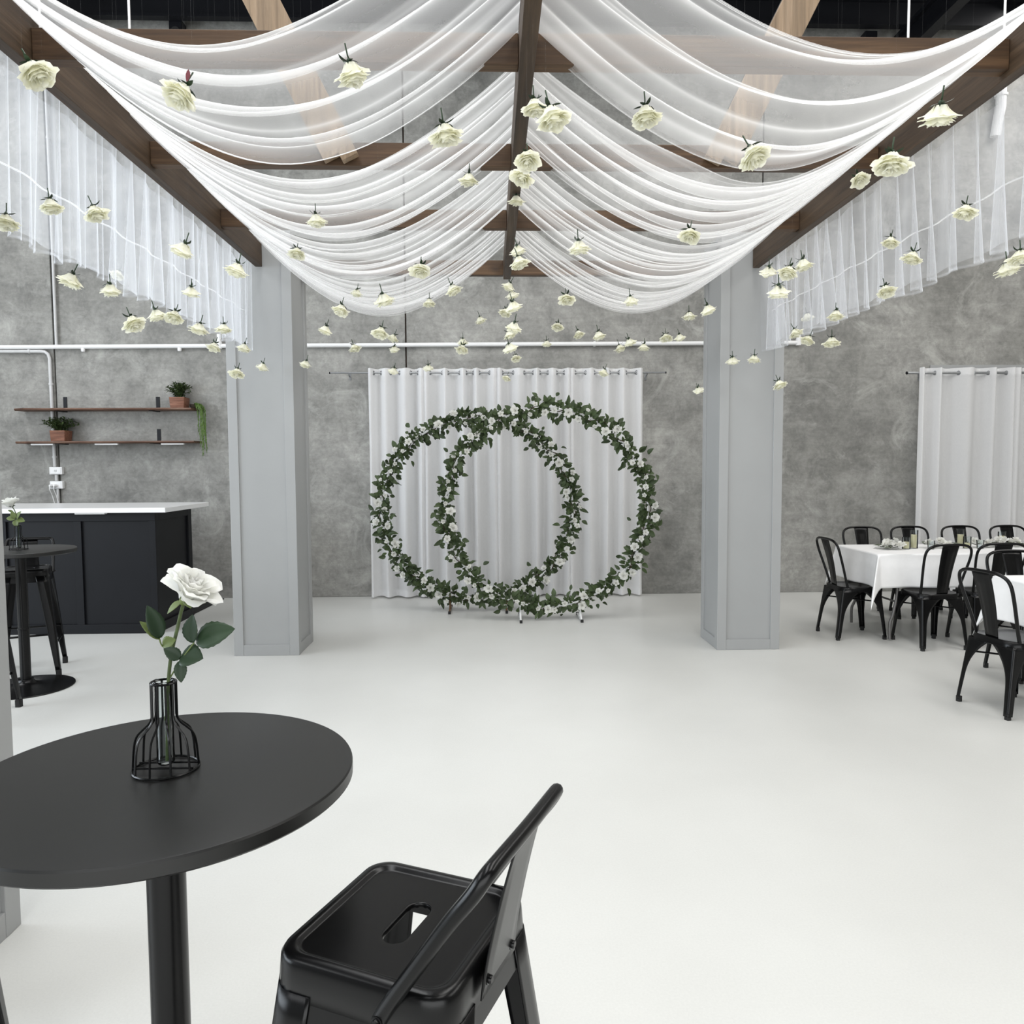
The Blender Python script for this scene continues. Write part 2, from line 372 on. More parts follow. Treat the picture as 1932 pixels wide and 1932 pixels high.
# columns: a plain core clad with proud stiles and rails
def column(x0, x1, y0, y1, label, h=3.31):
    t = 0.014
    cx, cy = (x0+x1)/2, (y0+y1)/2; hx, hy = (x1-x0)/2, (y1-y0)/2
    e = empty('column', (cx, cy, 0), label=label, cat='column', group='grey panelled columns')
    MB().box(-hx+t, hx-t, -hy+t, hy-t, 0, h).build('core', M['column'], e, smooth=0)
    w = 0.075
    for sx in (-1, 1):
        for sy in (-1, 1):
            ti = t+0.002
            sec = [(hx, hy), (hx-w, hy), (hx-w, hy-ti), (hx-ti, hy-ti), (hx-ti, hy-w), (hx, hy-w)]
            if sx*sy < 0: sec = sec[::-1]
            mb = MB().loft([[(sx*a, sy*b, z) for a, b in sec] for z in (0, h)])
            mb.build('corner_stile', M['column'], e, smooth=0, bevel=0.0025)
    for z0, z1 in ((0, 0.085), (h-0.085, h)):
        for s in (-1, 1):
            yi = sorted((s*hy-s*0.0015, s*(hy-t-0.002))); xi = sorted((s*hx-s*0.0015, s*(hx-t-0.002)))
            MB().box(-hx+w, hx-w, yi[0], yi[1], z0, z1).build('rail', M['column'], e, smooth=0, bevel=0.0025)
            MB().box(xi[0], xi[1], -hy+w, hy-w, z0, z1).build('rail', M['column'], e, smooth=0, bevel=0.0025)
    return e
column(-2.035, -1.522, 6.0, 6.48, 'grey panelled square column beside the black bar, left of the hoops')
column(1.828, 2.338, 6.0, 6.48, 'grey panelled square column right of the flower hoops, beside the dining tables')
column(-2.06, -1.552, 1.95, 2.458, 'pale grey panelled column cut by the left edge, beside the near round table', 3.034)

# timber frame over the dance floor
BX_L, BX_R, CXB = -1.765, 2.101, 0.155
def beam(x, label):
    o = MB().box(-0.026, 0.026, 1.96, 6.0-0.002, 3.035, 3.225).build('timber_side_beam', M['wood_y'], smooth=0, bevel=0.003)
    o.location = (x, 0, 0); return tag(o, label, 'beam', 'timber side beams')
beam(BX_L, 'dark timber beam sloping away above the left sheer valance'); beam(BX_R, 'dark timber beam sloping away above the right sheer valance')
tag(MB().box(CXB-0.03, CXB+0.03, 1.9, 6.36, 3.03, 3.190).build('timber_centre_beam', M['wood_y'], smooth=0, bevel=0.003),
    'dark timber centre beam running away between left and right drapes', 'beam')
JY = [2.10, 3.085, 4.10, 5.13, 6.36]
JN = ['dark timber cross joist above the view, nearest the camera', 'dark timber cross joist behind the nearest pair of drapes', 'second timber cross joist, carrying the slanted struts', 'third timber cross joist, between third and fourth drapes', 'farthest timber cross joist, low between the two columns']
for y, l in zip(JY, JN):
    mb = MB()
    xa, xb = (BX_L+0.027, BX_R-0.027) if y < 6 else (-1.521, 1.827)
    for x0, x1 in ((xa, CXB-0.031), (CXB+0.031, xb)): mb.box(x0, x1, y-0.031, y+0.031, 3.060, 3.178)
    o = mb.build('timber_cross_joist', M['wood_x'], smooth=0, bevel=0.003); 
    if y < 2.5: o.name = 'trim_1'; o['kind'] = 'structure'   # overhead, outside the frame
    else: tag(o, l, 'beam', 'timber cross joists')
for sx, x0, lab in ((-1, -0.75, 'left'), (1, 1.22, 'right')):
    e = empty('timber_strut', (x0, 4.03, 3.08), label='slanted double timber strut rising above the %s drapes' % lab, cat='strut', group='slanted struts')
    d = Vector((sx*0.40, 0, 0.80)); k = 3.02/0.80
    for off, yy in ((-0.047, 0.0), (0.047, 0.0)):
        a = Vector((off, yy, 0)); MB().bar(a, a+d*k, 0.088, 0.05, up=(0,1,0)).build('board', M['wood_z'], e, smooth=0, bevel=0.003)
    a = Vector((0, 0.055, 0))+d*0.3; MB().bar(a, a+d*k, 0.17, 0.05, up=(0,1,0)).build('backing_board', M['steel'], e, smooth=0)
for x, y, l in ((-1.38, 3.085, 'thin white hanger rod above the nearest left drape'), (-1.72, 3.085, 'thin white hanger rod at the top left corner'), (1.68, 3.085, 'thin white hanger rod above the nearest right drape'), (2.07, 3.085, 'thin white hanger rod at the top right corner')):
    mb = MB().tube([(0,0,0),(0,0,TOP-3.16)], 0.0045, 8)
    o = mb.build('hanger_rod', M['white']); o.location = (x, y, 3.1785); e = o
    MB().lathe([(0.012,0),(0.012,0.006),(0.0055,0.012)], 10).build('rod_nut', M['white'], o)
    tag(o, l, 'rod', 'white hanger rods')

# ------------------------------------------------------------------ sheer drapes
def nz(x, y=0, z=0): return noise.noise(Vector((x, y, z)))
def swag(side, y0, y1, seed, label, sag=0.50, k=6):
    xo = BX_L+0.027 if side < 0 else BX_R-0.027
    xc = CXB+side*0.031
    rnd = random.Random(seed); ph = [rnd.uniform(0, 6.28) for _ in range(6)]
    zo, zc = 3.225, 3.192
    def fn(v, u):
        # u: outer beam (0) to centre beam (1); v: across the cloth
        w = 1-(1-u)**2*0.10
        e = 4*u*(1-u)
        drift = 0.055*nz(u*1.7+seed, v*1.3, 3.1)+0.03*nz(u*3.1, v*4+seed, 1.7)
        q = v+drift*e
        am = 0.5+0.9*max(0, nz(q*2.6+seed*3.3, u*0.8, 0.5)+0.35)
        a = 2*math.pi*k*q+ph[0]+1.6*nz(q*2.0, seed, 0)
        b = 2*math.pi*(k*2.3)*q+ph[1]+2.0*nz(q*3+5, u*0.9, seed)
        c3 = 2*math.pi*(k*4.6)*q+3*nz(q*6+2, u*1.2, seed+4); g = max(0, nz(q*4.1+seed, u*0.7, 8)+0.25)
        off = (0.034*am*math.sin(a)+0.011*math.sin(b)+0.007*g*math.sin(c3))*(0.55+0.45*e)
        y = y0+(y1-y0)*(v+off*0.95)
        s = sag*(1+0.05*nz(q*3.3, seed, 9)+0.02*math.sin(a+1))
        z = zo+(zc-zo)*u-s*e*(1-0.06*math.cos(2*math.pi*u))
        z += (0.033*am*math.cos(a)+0.010*math.cos(b)+0.006*g*math.cos(c3))*(0.25+0.75*e)
        if v < 0.015 or v > 0.985: z -= 0.004
        return (xo+(xc-xo)*u, y, z)
    o = MB().grid(fn, 240, 44).build('sheer_drape', M['sheer'], smooth=3.2)
    # rolled hems along both free edges
    for vv in (0.0, 1.0):
        MB().tube([fn(vv, j/44) for j in range(45)], 0.0022, 5).build('hem', M['sheer'], o)
    return tag(o, label, 'drape', 'sheer drapes slung between the beams')
names = ['nearest', 'second', 'third', 'farthest']
for i, (y0, y1) in enumerate(((2.20, 3.07), (3.28, 4.12), (4.22, 5.14), (5.22, 5.965))):
    sg = (0.49, 0.485, 0.49, 0.495)[i]
    swag(-1, y0, y1, 11+i*7, 'white sheer drape sagging left of the centre beam, %s of its row' % names[i], sg, (4, 5, 5, 6)[i])
    swag(1, y0, y1, 47+i*5, 'white sheer drape sagging right of the centre beam, %s of its row' % names[i], sg, (3, 5, 5, 6)[i])

def valance(side, label):
    x = (BX_L-0.030) if side < 0 else (BX_R+0.030)
    y0, y1, sd = 2.49, 5.96, 5.0 if side < 0 else 23.0
    ph = 0.7 if side < 0 else 2.1
    K = 21
    def fn(s, t):
        am = max(0.15, 0.75+1.3*nz(s*9+sd, 0, 0.3))
        a = 2*math.pi*K*s+ph+2.6*nz(s*7+sd, 3, 0)
        b = 2*math.pi*K*2.3*s+2*nz(s*15, sd, 0)
        y = y0+(y1-y0)*s+(0.044*am*math.sin(a)+0.006*math.sin(b))*(0.55+0.6*t)+0.05*t*nz(s*22+sd, 1, 0)
        dx = (0.010+0.040*t)*am*math.cos(a)+(0.003+0.009*t)*math.cos(b)
        ztop = 3.075
        zb = 2.392+0.028*nz(s*11+sd, 7, 0)+0.006*math.cos(a)
        return (x+side*(0.016+0.02*t)+dx*(0.6 if dx*side < 0 else 1.0), y, ztop+(zb-ztop)*t)
    o = MB().grid(fn, 620, 10).build('sheer_valance', M['sheer2'], smooth=3.2)
    MB().grid(lambda s, t: tuple(Vector(fn(s, 0.985+0.02*t))+Vector((side*0.0015, 0, 0))), 620, 1).build('bottom_hem', M['sheer2'], o, smooth=3.2)
    # flat back layer of the same cloth, with a thin pale line running along it part way down
    def fb(s, t):
        y = y0+(y1-y0)*s
        return (x+side*(0.085+0.012*math.sin(s*61+sd)+0.010*nz(s*30, 0, 0)), y, 3.06+(2.44-3.06)*t)
    MB().grid(fb, 200, 6).build('back_layer', M['sheer2'], o, smooth=3.2)
    MB().tube([tuple(Vector(fb(i/60, 0.62-0.04*i/60))+Vector((side*-0.004,0,0))) for i in range(61)], 0.0038, 5).build('thin_line', M['sheer'], o)
    return tag(o, label, 'valance', 'gathered sheer valances')
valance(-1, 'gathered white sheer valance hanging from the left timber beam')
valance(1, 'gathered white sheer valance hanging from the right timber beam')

# ------------------------------------------------------------------ pipes and fittings on the back wall
PY = WALL_Y-0.032
def pipe(name, pts, r, m, label, clips, cat='pipe', group=None):
    o = MB().tube(pts, r, 12).build(name, m); tag(o, label, cat, group)
    for c, ax in clips:
        c = Vector(c)
        mb = MB()
        if ax == 'x': mb.tube([c-Vector((0.012,0,0)), c+Vector((0.012,0,0))], r*1.28, 12)
        else: mb.tube([c-Vector((0,0,0.012)), c+Vector((0,0,0.012))], r*1.28, 12)
        mb.box(c.x-0.012, c.x+0.012, c.y, WALL_Y+0.002, c.z-0.012, c.z+0.012)
        mb.build('pipe_clip', m, o)
    return o
pz = lambda x: 2.845+0.0052*(x+3.7)
p = pipe('wall_pipe', [(x*0.5, PY, pz(x*0.5)) for x in range(-13, 7)]+[(3.56, PY, pz(3.56))], 0.024, M['white'],
     'long white pipe running across the concrete back wall', [((x, PY, pz(x)), 'x') for x in (-5.9, -2.4, -1.55, 0.2, 1.2, 2.9)])
for x in (-3.01, 3.54):
    MB().tube([(x, PY, pz(x)), (x, PY, pz(x)+0.13)], 0.024, 12).build('riser_stub', M['white'], p)
    MB().tube([(x, PY, pz(x)-0.03), (x, PY, pz(x)+0.045)], 0.031, 12).build('tee_joint', M['white'], p)
for x in (-4.51, -3.45):
    MB().lathe([(0.018,-0.055),(0.022,-0.045),(0.022,-0.02),(0.014,-0.01)], 12, (x, PY)).build('hook', M['white'], p).location = (0, 0, pz(x))
q = [(-6.5, PY, 2.785), (-4.98, PY, 2.79), (-4.93, PY, 2.785), (-4.895, PY, 2.76), (-4.88, PY, 2.71), (-4.88, PY, 2.6), (-4.872, PY, 1.51)]
pipe('wall_conduit', q, 0.018, M['conduit'], 'grey conduit bending down behind the wooden shelves', [((-5.1, PY, 2.79), 'x'), ((-4.879, PY, 2.43), 'z'), ((-4.873, PY, 1.62), 'z')], 'conduit')
pipe('wall_conduit', [(-4.86, PY, 1.42), (-4.86, PY, 1.35)], 0.017, M['conduit'], 'short grey conduit between the two white power points', [], 'conduit')
pipe('wall_conduit', [(-4.85, PY, 1.26), (-4.85, PY, 0.3)], 0.014, M['conduit'], 'grey conduit running down from the lower power point', [], 'conduit')
pipe('wall_conduit', [(-4.80, PY, 6.2), (-4.80, PY, pz(-4.8))], 0.015, M['conduit'], 'thin grey conduit dropping along the panel joint above the pipe', [((-4.80, PY, 3.85), 'z'), ((-4.80, PY, 5.1), 'z')], 'conduit')
pipe('down_pipe', [(5.78, WALL_Y-0.07, 6.22), (5.78, WALL_Y-0.07, 5.5), (5.76, WALL_Y-0.07, 5.4), (5.74, WALL_Y-0.05, 5.18)], 0.055, M['white'], 'thick white pipe on the wall at the top right corner', [((5.78, WALL_Y-0.07, 5.62), 'z')])
for i, (z, lab) in enumerate(((1.466, 'upper white power point box below the shelves'), (1.306, 'lower white power point with plugs and cords'))):
    e = empty('power_point', (-4.86, WALL_Y, z), label=lab, cat='power point', group='power points')
    MB().box(-0.07, 0.07, -0.045, 0.001, -0.042, 0.042).build('box_body', M['white'], e, smooth=0, bevel=0.004)
    MB().box(-0.055, 0.055, -0.049, -0.044, -0.030, 0.030).build('face_plate', M['led'], e, smooth=0, bevel=0.002)
    if i == 0: MB().box(-0.012, 0.012, -0.054, -0.048, -0.010, 0.010).build('switch', M['conduit'], e, smooth=0)
    else:
        for x in (-0.045, 0.0):
            pl = MB().lathe([(0.018,0),(0.020,0.012),(0.014,0.04),(0.008,0.045)], 12).build('plug', M['white'], e)
            pl.rotation_euler = (R(90), 0, 0); pl.location = (x, -0.048, -0.008)
            MB().tube(spline([(x,-0.09,-0.008),(x+0.004,-0.10,-0.05),(x+0.012,-0.06,-0.14),(x+0.03,-0.05,-0.28),(x+0.035,-0.06,-0.60)]), 0.005, 6).build('cord', M['white'], e)
for x, y, z, l in ((-3.33, 8.60, 6.08, 'small black speaker high on the wall at top left'), (4.23, 8.60, 6.05, 'small black speaker high on the wall at top right')):
    e = empty('wall_speaker', (x, y, z), label=l, cat='speaker', group='wall speakers')
    MB().box(-0.07, 0.07, -0.08, 0.05, 0.0, 0.20).build('cabinet', M['steel'], e, smooth=0, bevel=0.01)
    c = MB().lathe([(0.05,0),(0.045,0.006),(0.02,-0.005)], 16).build('cone', M['rubber'], e); c.rotation_euler = (R(90),0,0); c.location = (0,-0.081,0.08)
    MB().box(-0.02, 0.02, 0.045, 0.10, 0.06, 0.14).build('bracket', M['steel'], e, smooth=0)

# ------------------------------------------------------------------ grommet curtains on the back wall
def curtain_rod(x0, x1, z, y, label, r=0.0125):
    e = empty('curtain_rod', (x0, y, z), label=label, cat='curtain rod')
    MB().tube([(0,0,0),(x1-x0,0,0)], r, 12).build('pole', M['steel_rod'], e)
    for x in (0.0, x1-x0):
        s = -1 if x == 0 else 1
        MB().tube([(x,0,0),(x+s*0.012,0,0)], r*1.15, 12).build('end_cap', M['steel'], e)
    for x in (0.20, x1-x0-0.20):
        MB().tube([(x,0,-r),(x,0.06,-r-0.02),(x,WALL_Y-y-0.004,-r-0.02)], 0.006, 8).build('bracket', M['steel_rod'], e)
        MB().box(x-0.012, x+0.012, WALL_Y-y-0.006, WALL_Y-y-0.0005, -r-0.06, -r+0.03).build('wall_plate', M['steel_rod'], e, smooth=0)
    return e
def curtain(x0, x1, y, ztop, zrod, zbot, rings, seed, label, group):
    """cloth threaded on a rod: it crosses the rod plane at each eyelet, so the folds come from the threading"""
    n = len(rings)
    e = empty('linen_curtain', (x0, y, zbot), label=label, cat='curtain', group=group)
    amp = 0.060
    pos = [x0]+rings+[x1]
    def prof(s):
        # s in 0..n+1 ; eyelets at integers
        i = min(int(s), n); f = s-i
        xx = pos[i]+(pos[i+1]-pos[i])*f
        yy = (1 if i % 2 == 0 else -1)*math.sin(math.pi*f)
        if i == 0: yy = math.sin(math.pi/2*(1-f)+0)*0.25+0.75*math.sin(math.pi*f)*1
        return xx, yy
    rnd = random.Random(seed)
    def fn(s, t):
        xx, yy = prof(s*(n+1)*0.99999)
        a = amp*(1+0.35*nz(s*4+seed, t*1.2, 0))
        xx += 0.022*t*nz(s*5+seed, t*1.1, 4)+0.012*nz(s*9, t*2.0, seed)*t
        z = ztop+(zbot-ztop)*t
        if t == 0: z += 0.006*nz(s*14, seed, 2)
        ybase = y+(WALL_Y-0.085-y)*0.0
        return (xx-x0, -yy*a+0.014*nz(s*8+seed, t*2.5, 1)*t, z-zbot)
    MB().grid(fn, max(60, n*16), 26).build('cloth', M['linen'], e, smooth=3.2)
    # header and hem: the cloth is doubled there
    f2 = lambda t0, t1, off: (lambda s, t: tuple(Vector(fn(s, t0+(t1-t0)*t))+Vector((0, off, 0))))
    h = ztop-zbot
    MB().grid(f2(0.0, 0.085/h, -0.0025), max(60, n*16), 2).build('header_band', M['linen'], e, smooth=3.2)
    MB().grid(f2(1-0.07/h, 1.0, -0.0025), max(60, n*16), 1).build('hem_band', M['linen'], e, smooth=3.2)
    for i, xr in enumerate(rings):
        ring = [(0.0, 0.021*math.cos(2*math.pi*k/16), 0.021*math.sin(2*math.pi*k/16)) for k in range(16)]
        o = MB().tube(ring, 0.0055, 6, closed=True).build('eyelet', M['steel_rod'], e)
        o.location = (xr-x0, 0, zrod-zbot); o.rotation_euler = (0, 0, R(-38 if i % 2 == 0 else 38))
    return e
CY = 8.585
# eyelet positions read along the rod, in metres
curtain_rod(-1.766, 1.99, 2.537, CY, 'long thin steel curtain rod behind the flower hoops', 0.010)
panels = [(-1.345, -0.715, [-1.29,-1.20,-1.10,-0.995,-0.875,-0.79]), (-0.735, 0.100, [-0.66,-0.52,-0.46,-0.325,-0.255,-0.17,-0.11,0.01]),
          (0.085, 0.925, [0.15,0.275,0.395,0.50,0.57,0.665,0.76,0.85]), (0.905, 1.735, [0.97,1.09,1.185,1.305,1.36,1.47,1.545,1.665])]
pl = ['leftmost white linen curtain panel behind the hoops', 'second white linen curtain panel from the left, behind both hoops', 'third white linen curtain panel from the left, behind the hoops', 'rightmost white linen curtain panel behind the hoops']
for i, (a, b, r) in enumerate(panels):
    curtain(a, b, CY, 2.585, 2.537, 0.018, r, 3+i*9, pl[i], 'curtain panels behind the hoops')
win = empty('window_1', (6.2, WALL_Y, 0), kind='structure')
MB().box(-1.11, 1.11, -0.02, 0.0, 2.56, 2.63).build('window_head', M['column'], win, smooth=0, bevel=0.003)
MB().box(-1.11, -1.04, -0.02, 0.0, 0.9, 2.56).build('window_jamb', M['column'], win, smooth=0)
MB().box(1.04, 1.11, -0.02, 0.0, 0.9, 2.56).build('window_jamb', M['column'], win, smooth=0)
MB().box(-1.04, 1.04, -0.008, -0.002, 0.95, 2.56).build('pane', M['glass'], win, smooth=0)
MB().box(-1.15, 1.15, -0.04, 0.0, 0.88, 0.95).build('window_sill', M['column'], win, smooth=0)
curtain_rod(4.767, 7.3, 2.527, CY, 'thick steel curtain rod above the dining tables', 0.0155)
curtain(4.90, 6.02, CY, 2.585, 2.527, 0.02, [4.965,5.09,5.16,5.36,5.55,5.71,5.80,5.92], 61, 'white linen curtain panel behind the dining tables, left one', 'curtain panels behind the dining tables')
curtain(6.00, 7.1, CY, 2.585, 2.527, 0.02, [6.09,6.24,6.36,6.52,6.65,6.80,6.92,7.04], 71, 'white linen curtain panel behind the dining tables, at the right edge', 'curtain panels behind the dining tables')

# ------------------------------------------------------------------ roses
def petal_fn(a0, span, r0, r1, h, curl, seed, tilt=0.0):
    def fn(u, v):
        uu = (u-0.5)*2
        wv = math.sin(min(1, v*1.35+0.16)*math.pi/2)          # narrow claw, full blade
        tip = 1-0.30*abs(uu)**2.4*(v**2)
        vv = v*tip
        ang = a0+span*uu*wv
        r = r0+(r1-r0)*vv**1.15+0.0025*(1-abs(uu))*math.sin(vv*3.1)
        z = h*(vv**0.85)
        c = max(0, vv-0.62)/0.38
        r += curl*c**1.6; z -= curl*0.55*c**2
        ru = 0.0042*nz(ang*5+seed, v*3, seed)*v*2
        r *= 1-0.16*uu*uu*vv*0.6
        return ((r+ru)*math.cos(ang), (r+ru)*math.sin(ang), z+0.0055*nz(ang*4.5, v*2.5, seed+3)*v)
    return fn
def rose_petals(seed, sc=1.0, cup=False):
    rnd = random.Random(seed); out = []
    rings = [(3, 0.0012, 0.008, 0.053, 0.0, 1.35), (5, 0.004, 0.017, 0.055, 0.002, 0.95), (5, 0.008, 0.027, 0.054, 0.005, 0.88), (6, 0.011, 0.036, 0.050, 0.008, 0.78), (7, 0.014, 0.041, 0.043, 0.010, 0.72), (6, 0.015, 0.045, 0.035, 0.009, 0.70)]
    if cup: rings = [(3, 0.0015, 0.008, 0.052, 0.0, 1.35), (4, 0.005, 0.016, 0.054, 0.002, 1.05), (4, 0.008, 0.025, 0.054, 0.004, 1.0), (5, 0.010, 0.034, 0.052, 0.008, 0.88), (5, 0.012, 0.042, 0.046, 0.014, 0.86), (5, 0.012, 0.046, 0.036, 0.014, 0.80)]
    for n, r0, r1, h, curl, span in rings:
        a = rnd.uniform(0, 6.28)
        for k in range(n):
            j = rnd.uniform(0.86, 1.12)
            out.append(petal_fn(a+k*2*math.pi/n+rnd.uniform(-0.15,0.15), span*rnd.uniform(0.9,1.1), r0*sc, r1*sc*j, h*sc*rnd.uniform(0.9,1.1), curl*sc*rnd.uniform(0.5,1.3), rnd.uniform(0,50)))
    return out
def bloom_mesh(seed, nu=5, nv=5):
    mb = MB()
    for f in rose_petals(seed): mb.grid(f, nu, nv)
    return mb
def calyx_mesh(seed, stem=0.035):
    rnd = random.Random(seed); mb = MB()
    mb.lathe([(0.0015,-0.012),(0.006,-0.010),(0.008,-0.003),(0.006,0.004)], 8)
    for k in range(5):
        a = k*1.2566+rnd.uniform(-0.3,0.3); ln = rnd.uniform(0.022,0.04); dr = rnd.uniform(-0.9, 0.5)
        def fn(u, v, a=a, ln=ln, dr=dr):
            w = 0.006*math.sin(math.pi*min(1, v*0.9+0.1))**0.8*(u-0.5)*2
            r = 0.004+ln*v*math.cos(dr*v); z = -0.004+ln*v*math.sin(dr*v)*0.9
            return (r*math.cos(a)-w*math.sin(a), r*math.sin(a)+w*math.cos(a), z)
        mb.grid(fn, 2, 4)
    mb.tube([(0,0,-0.010),(0.001,0.001,-0.02),(0.002,0,-0.012-stem)], 0.0022, 6)
    return mb
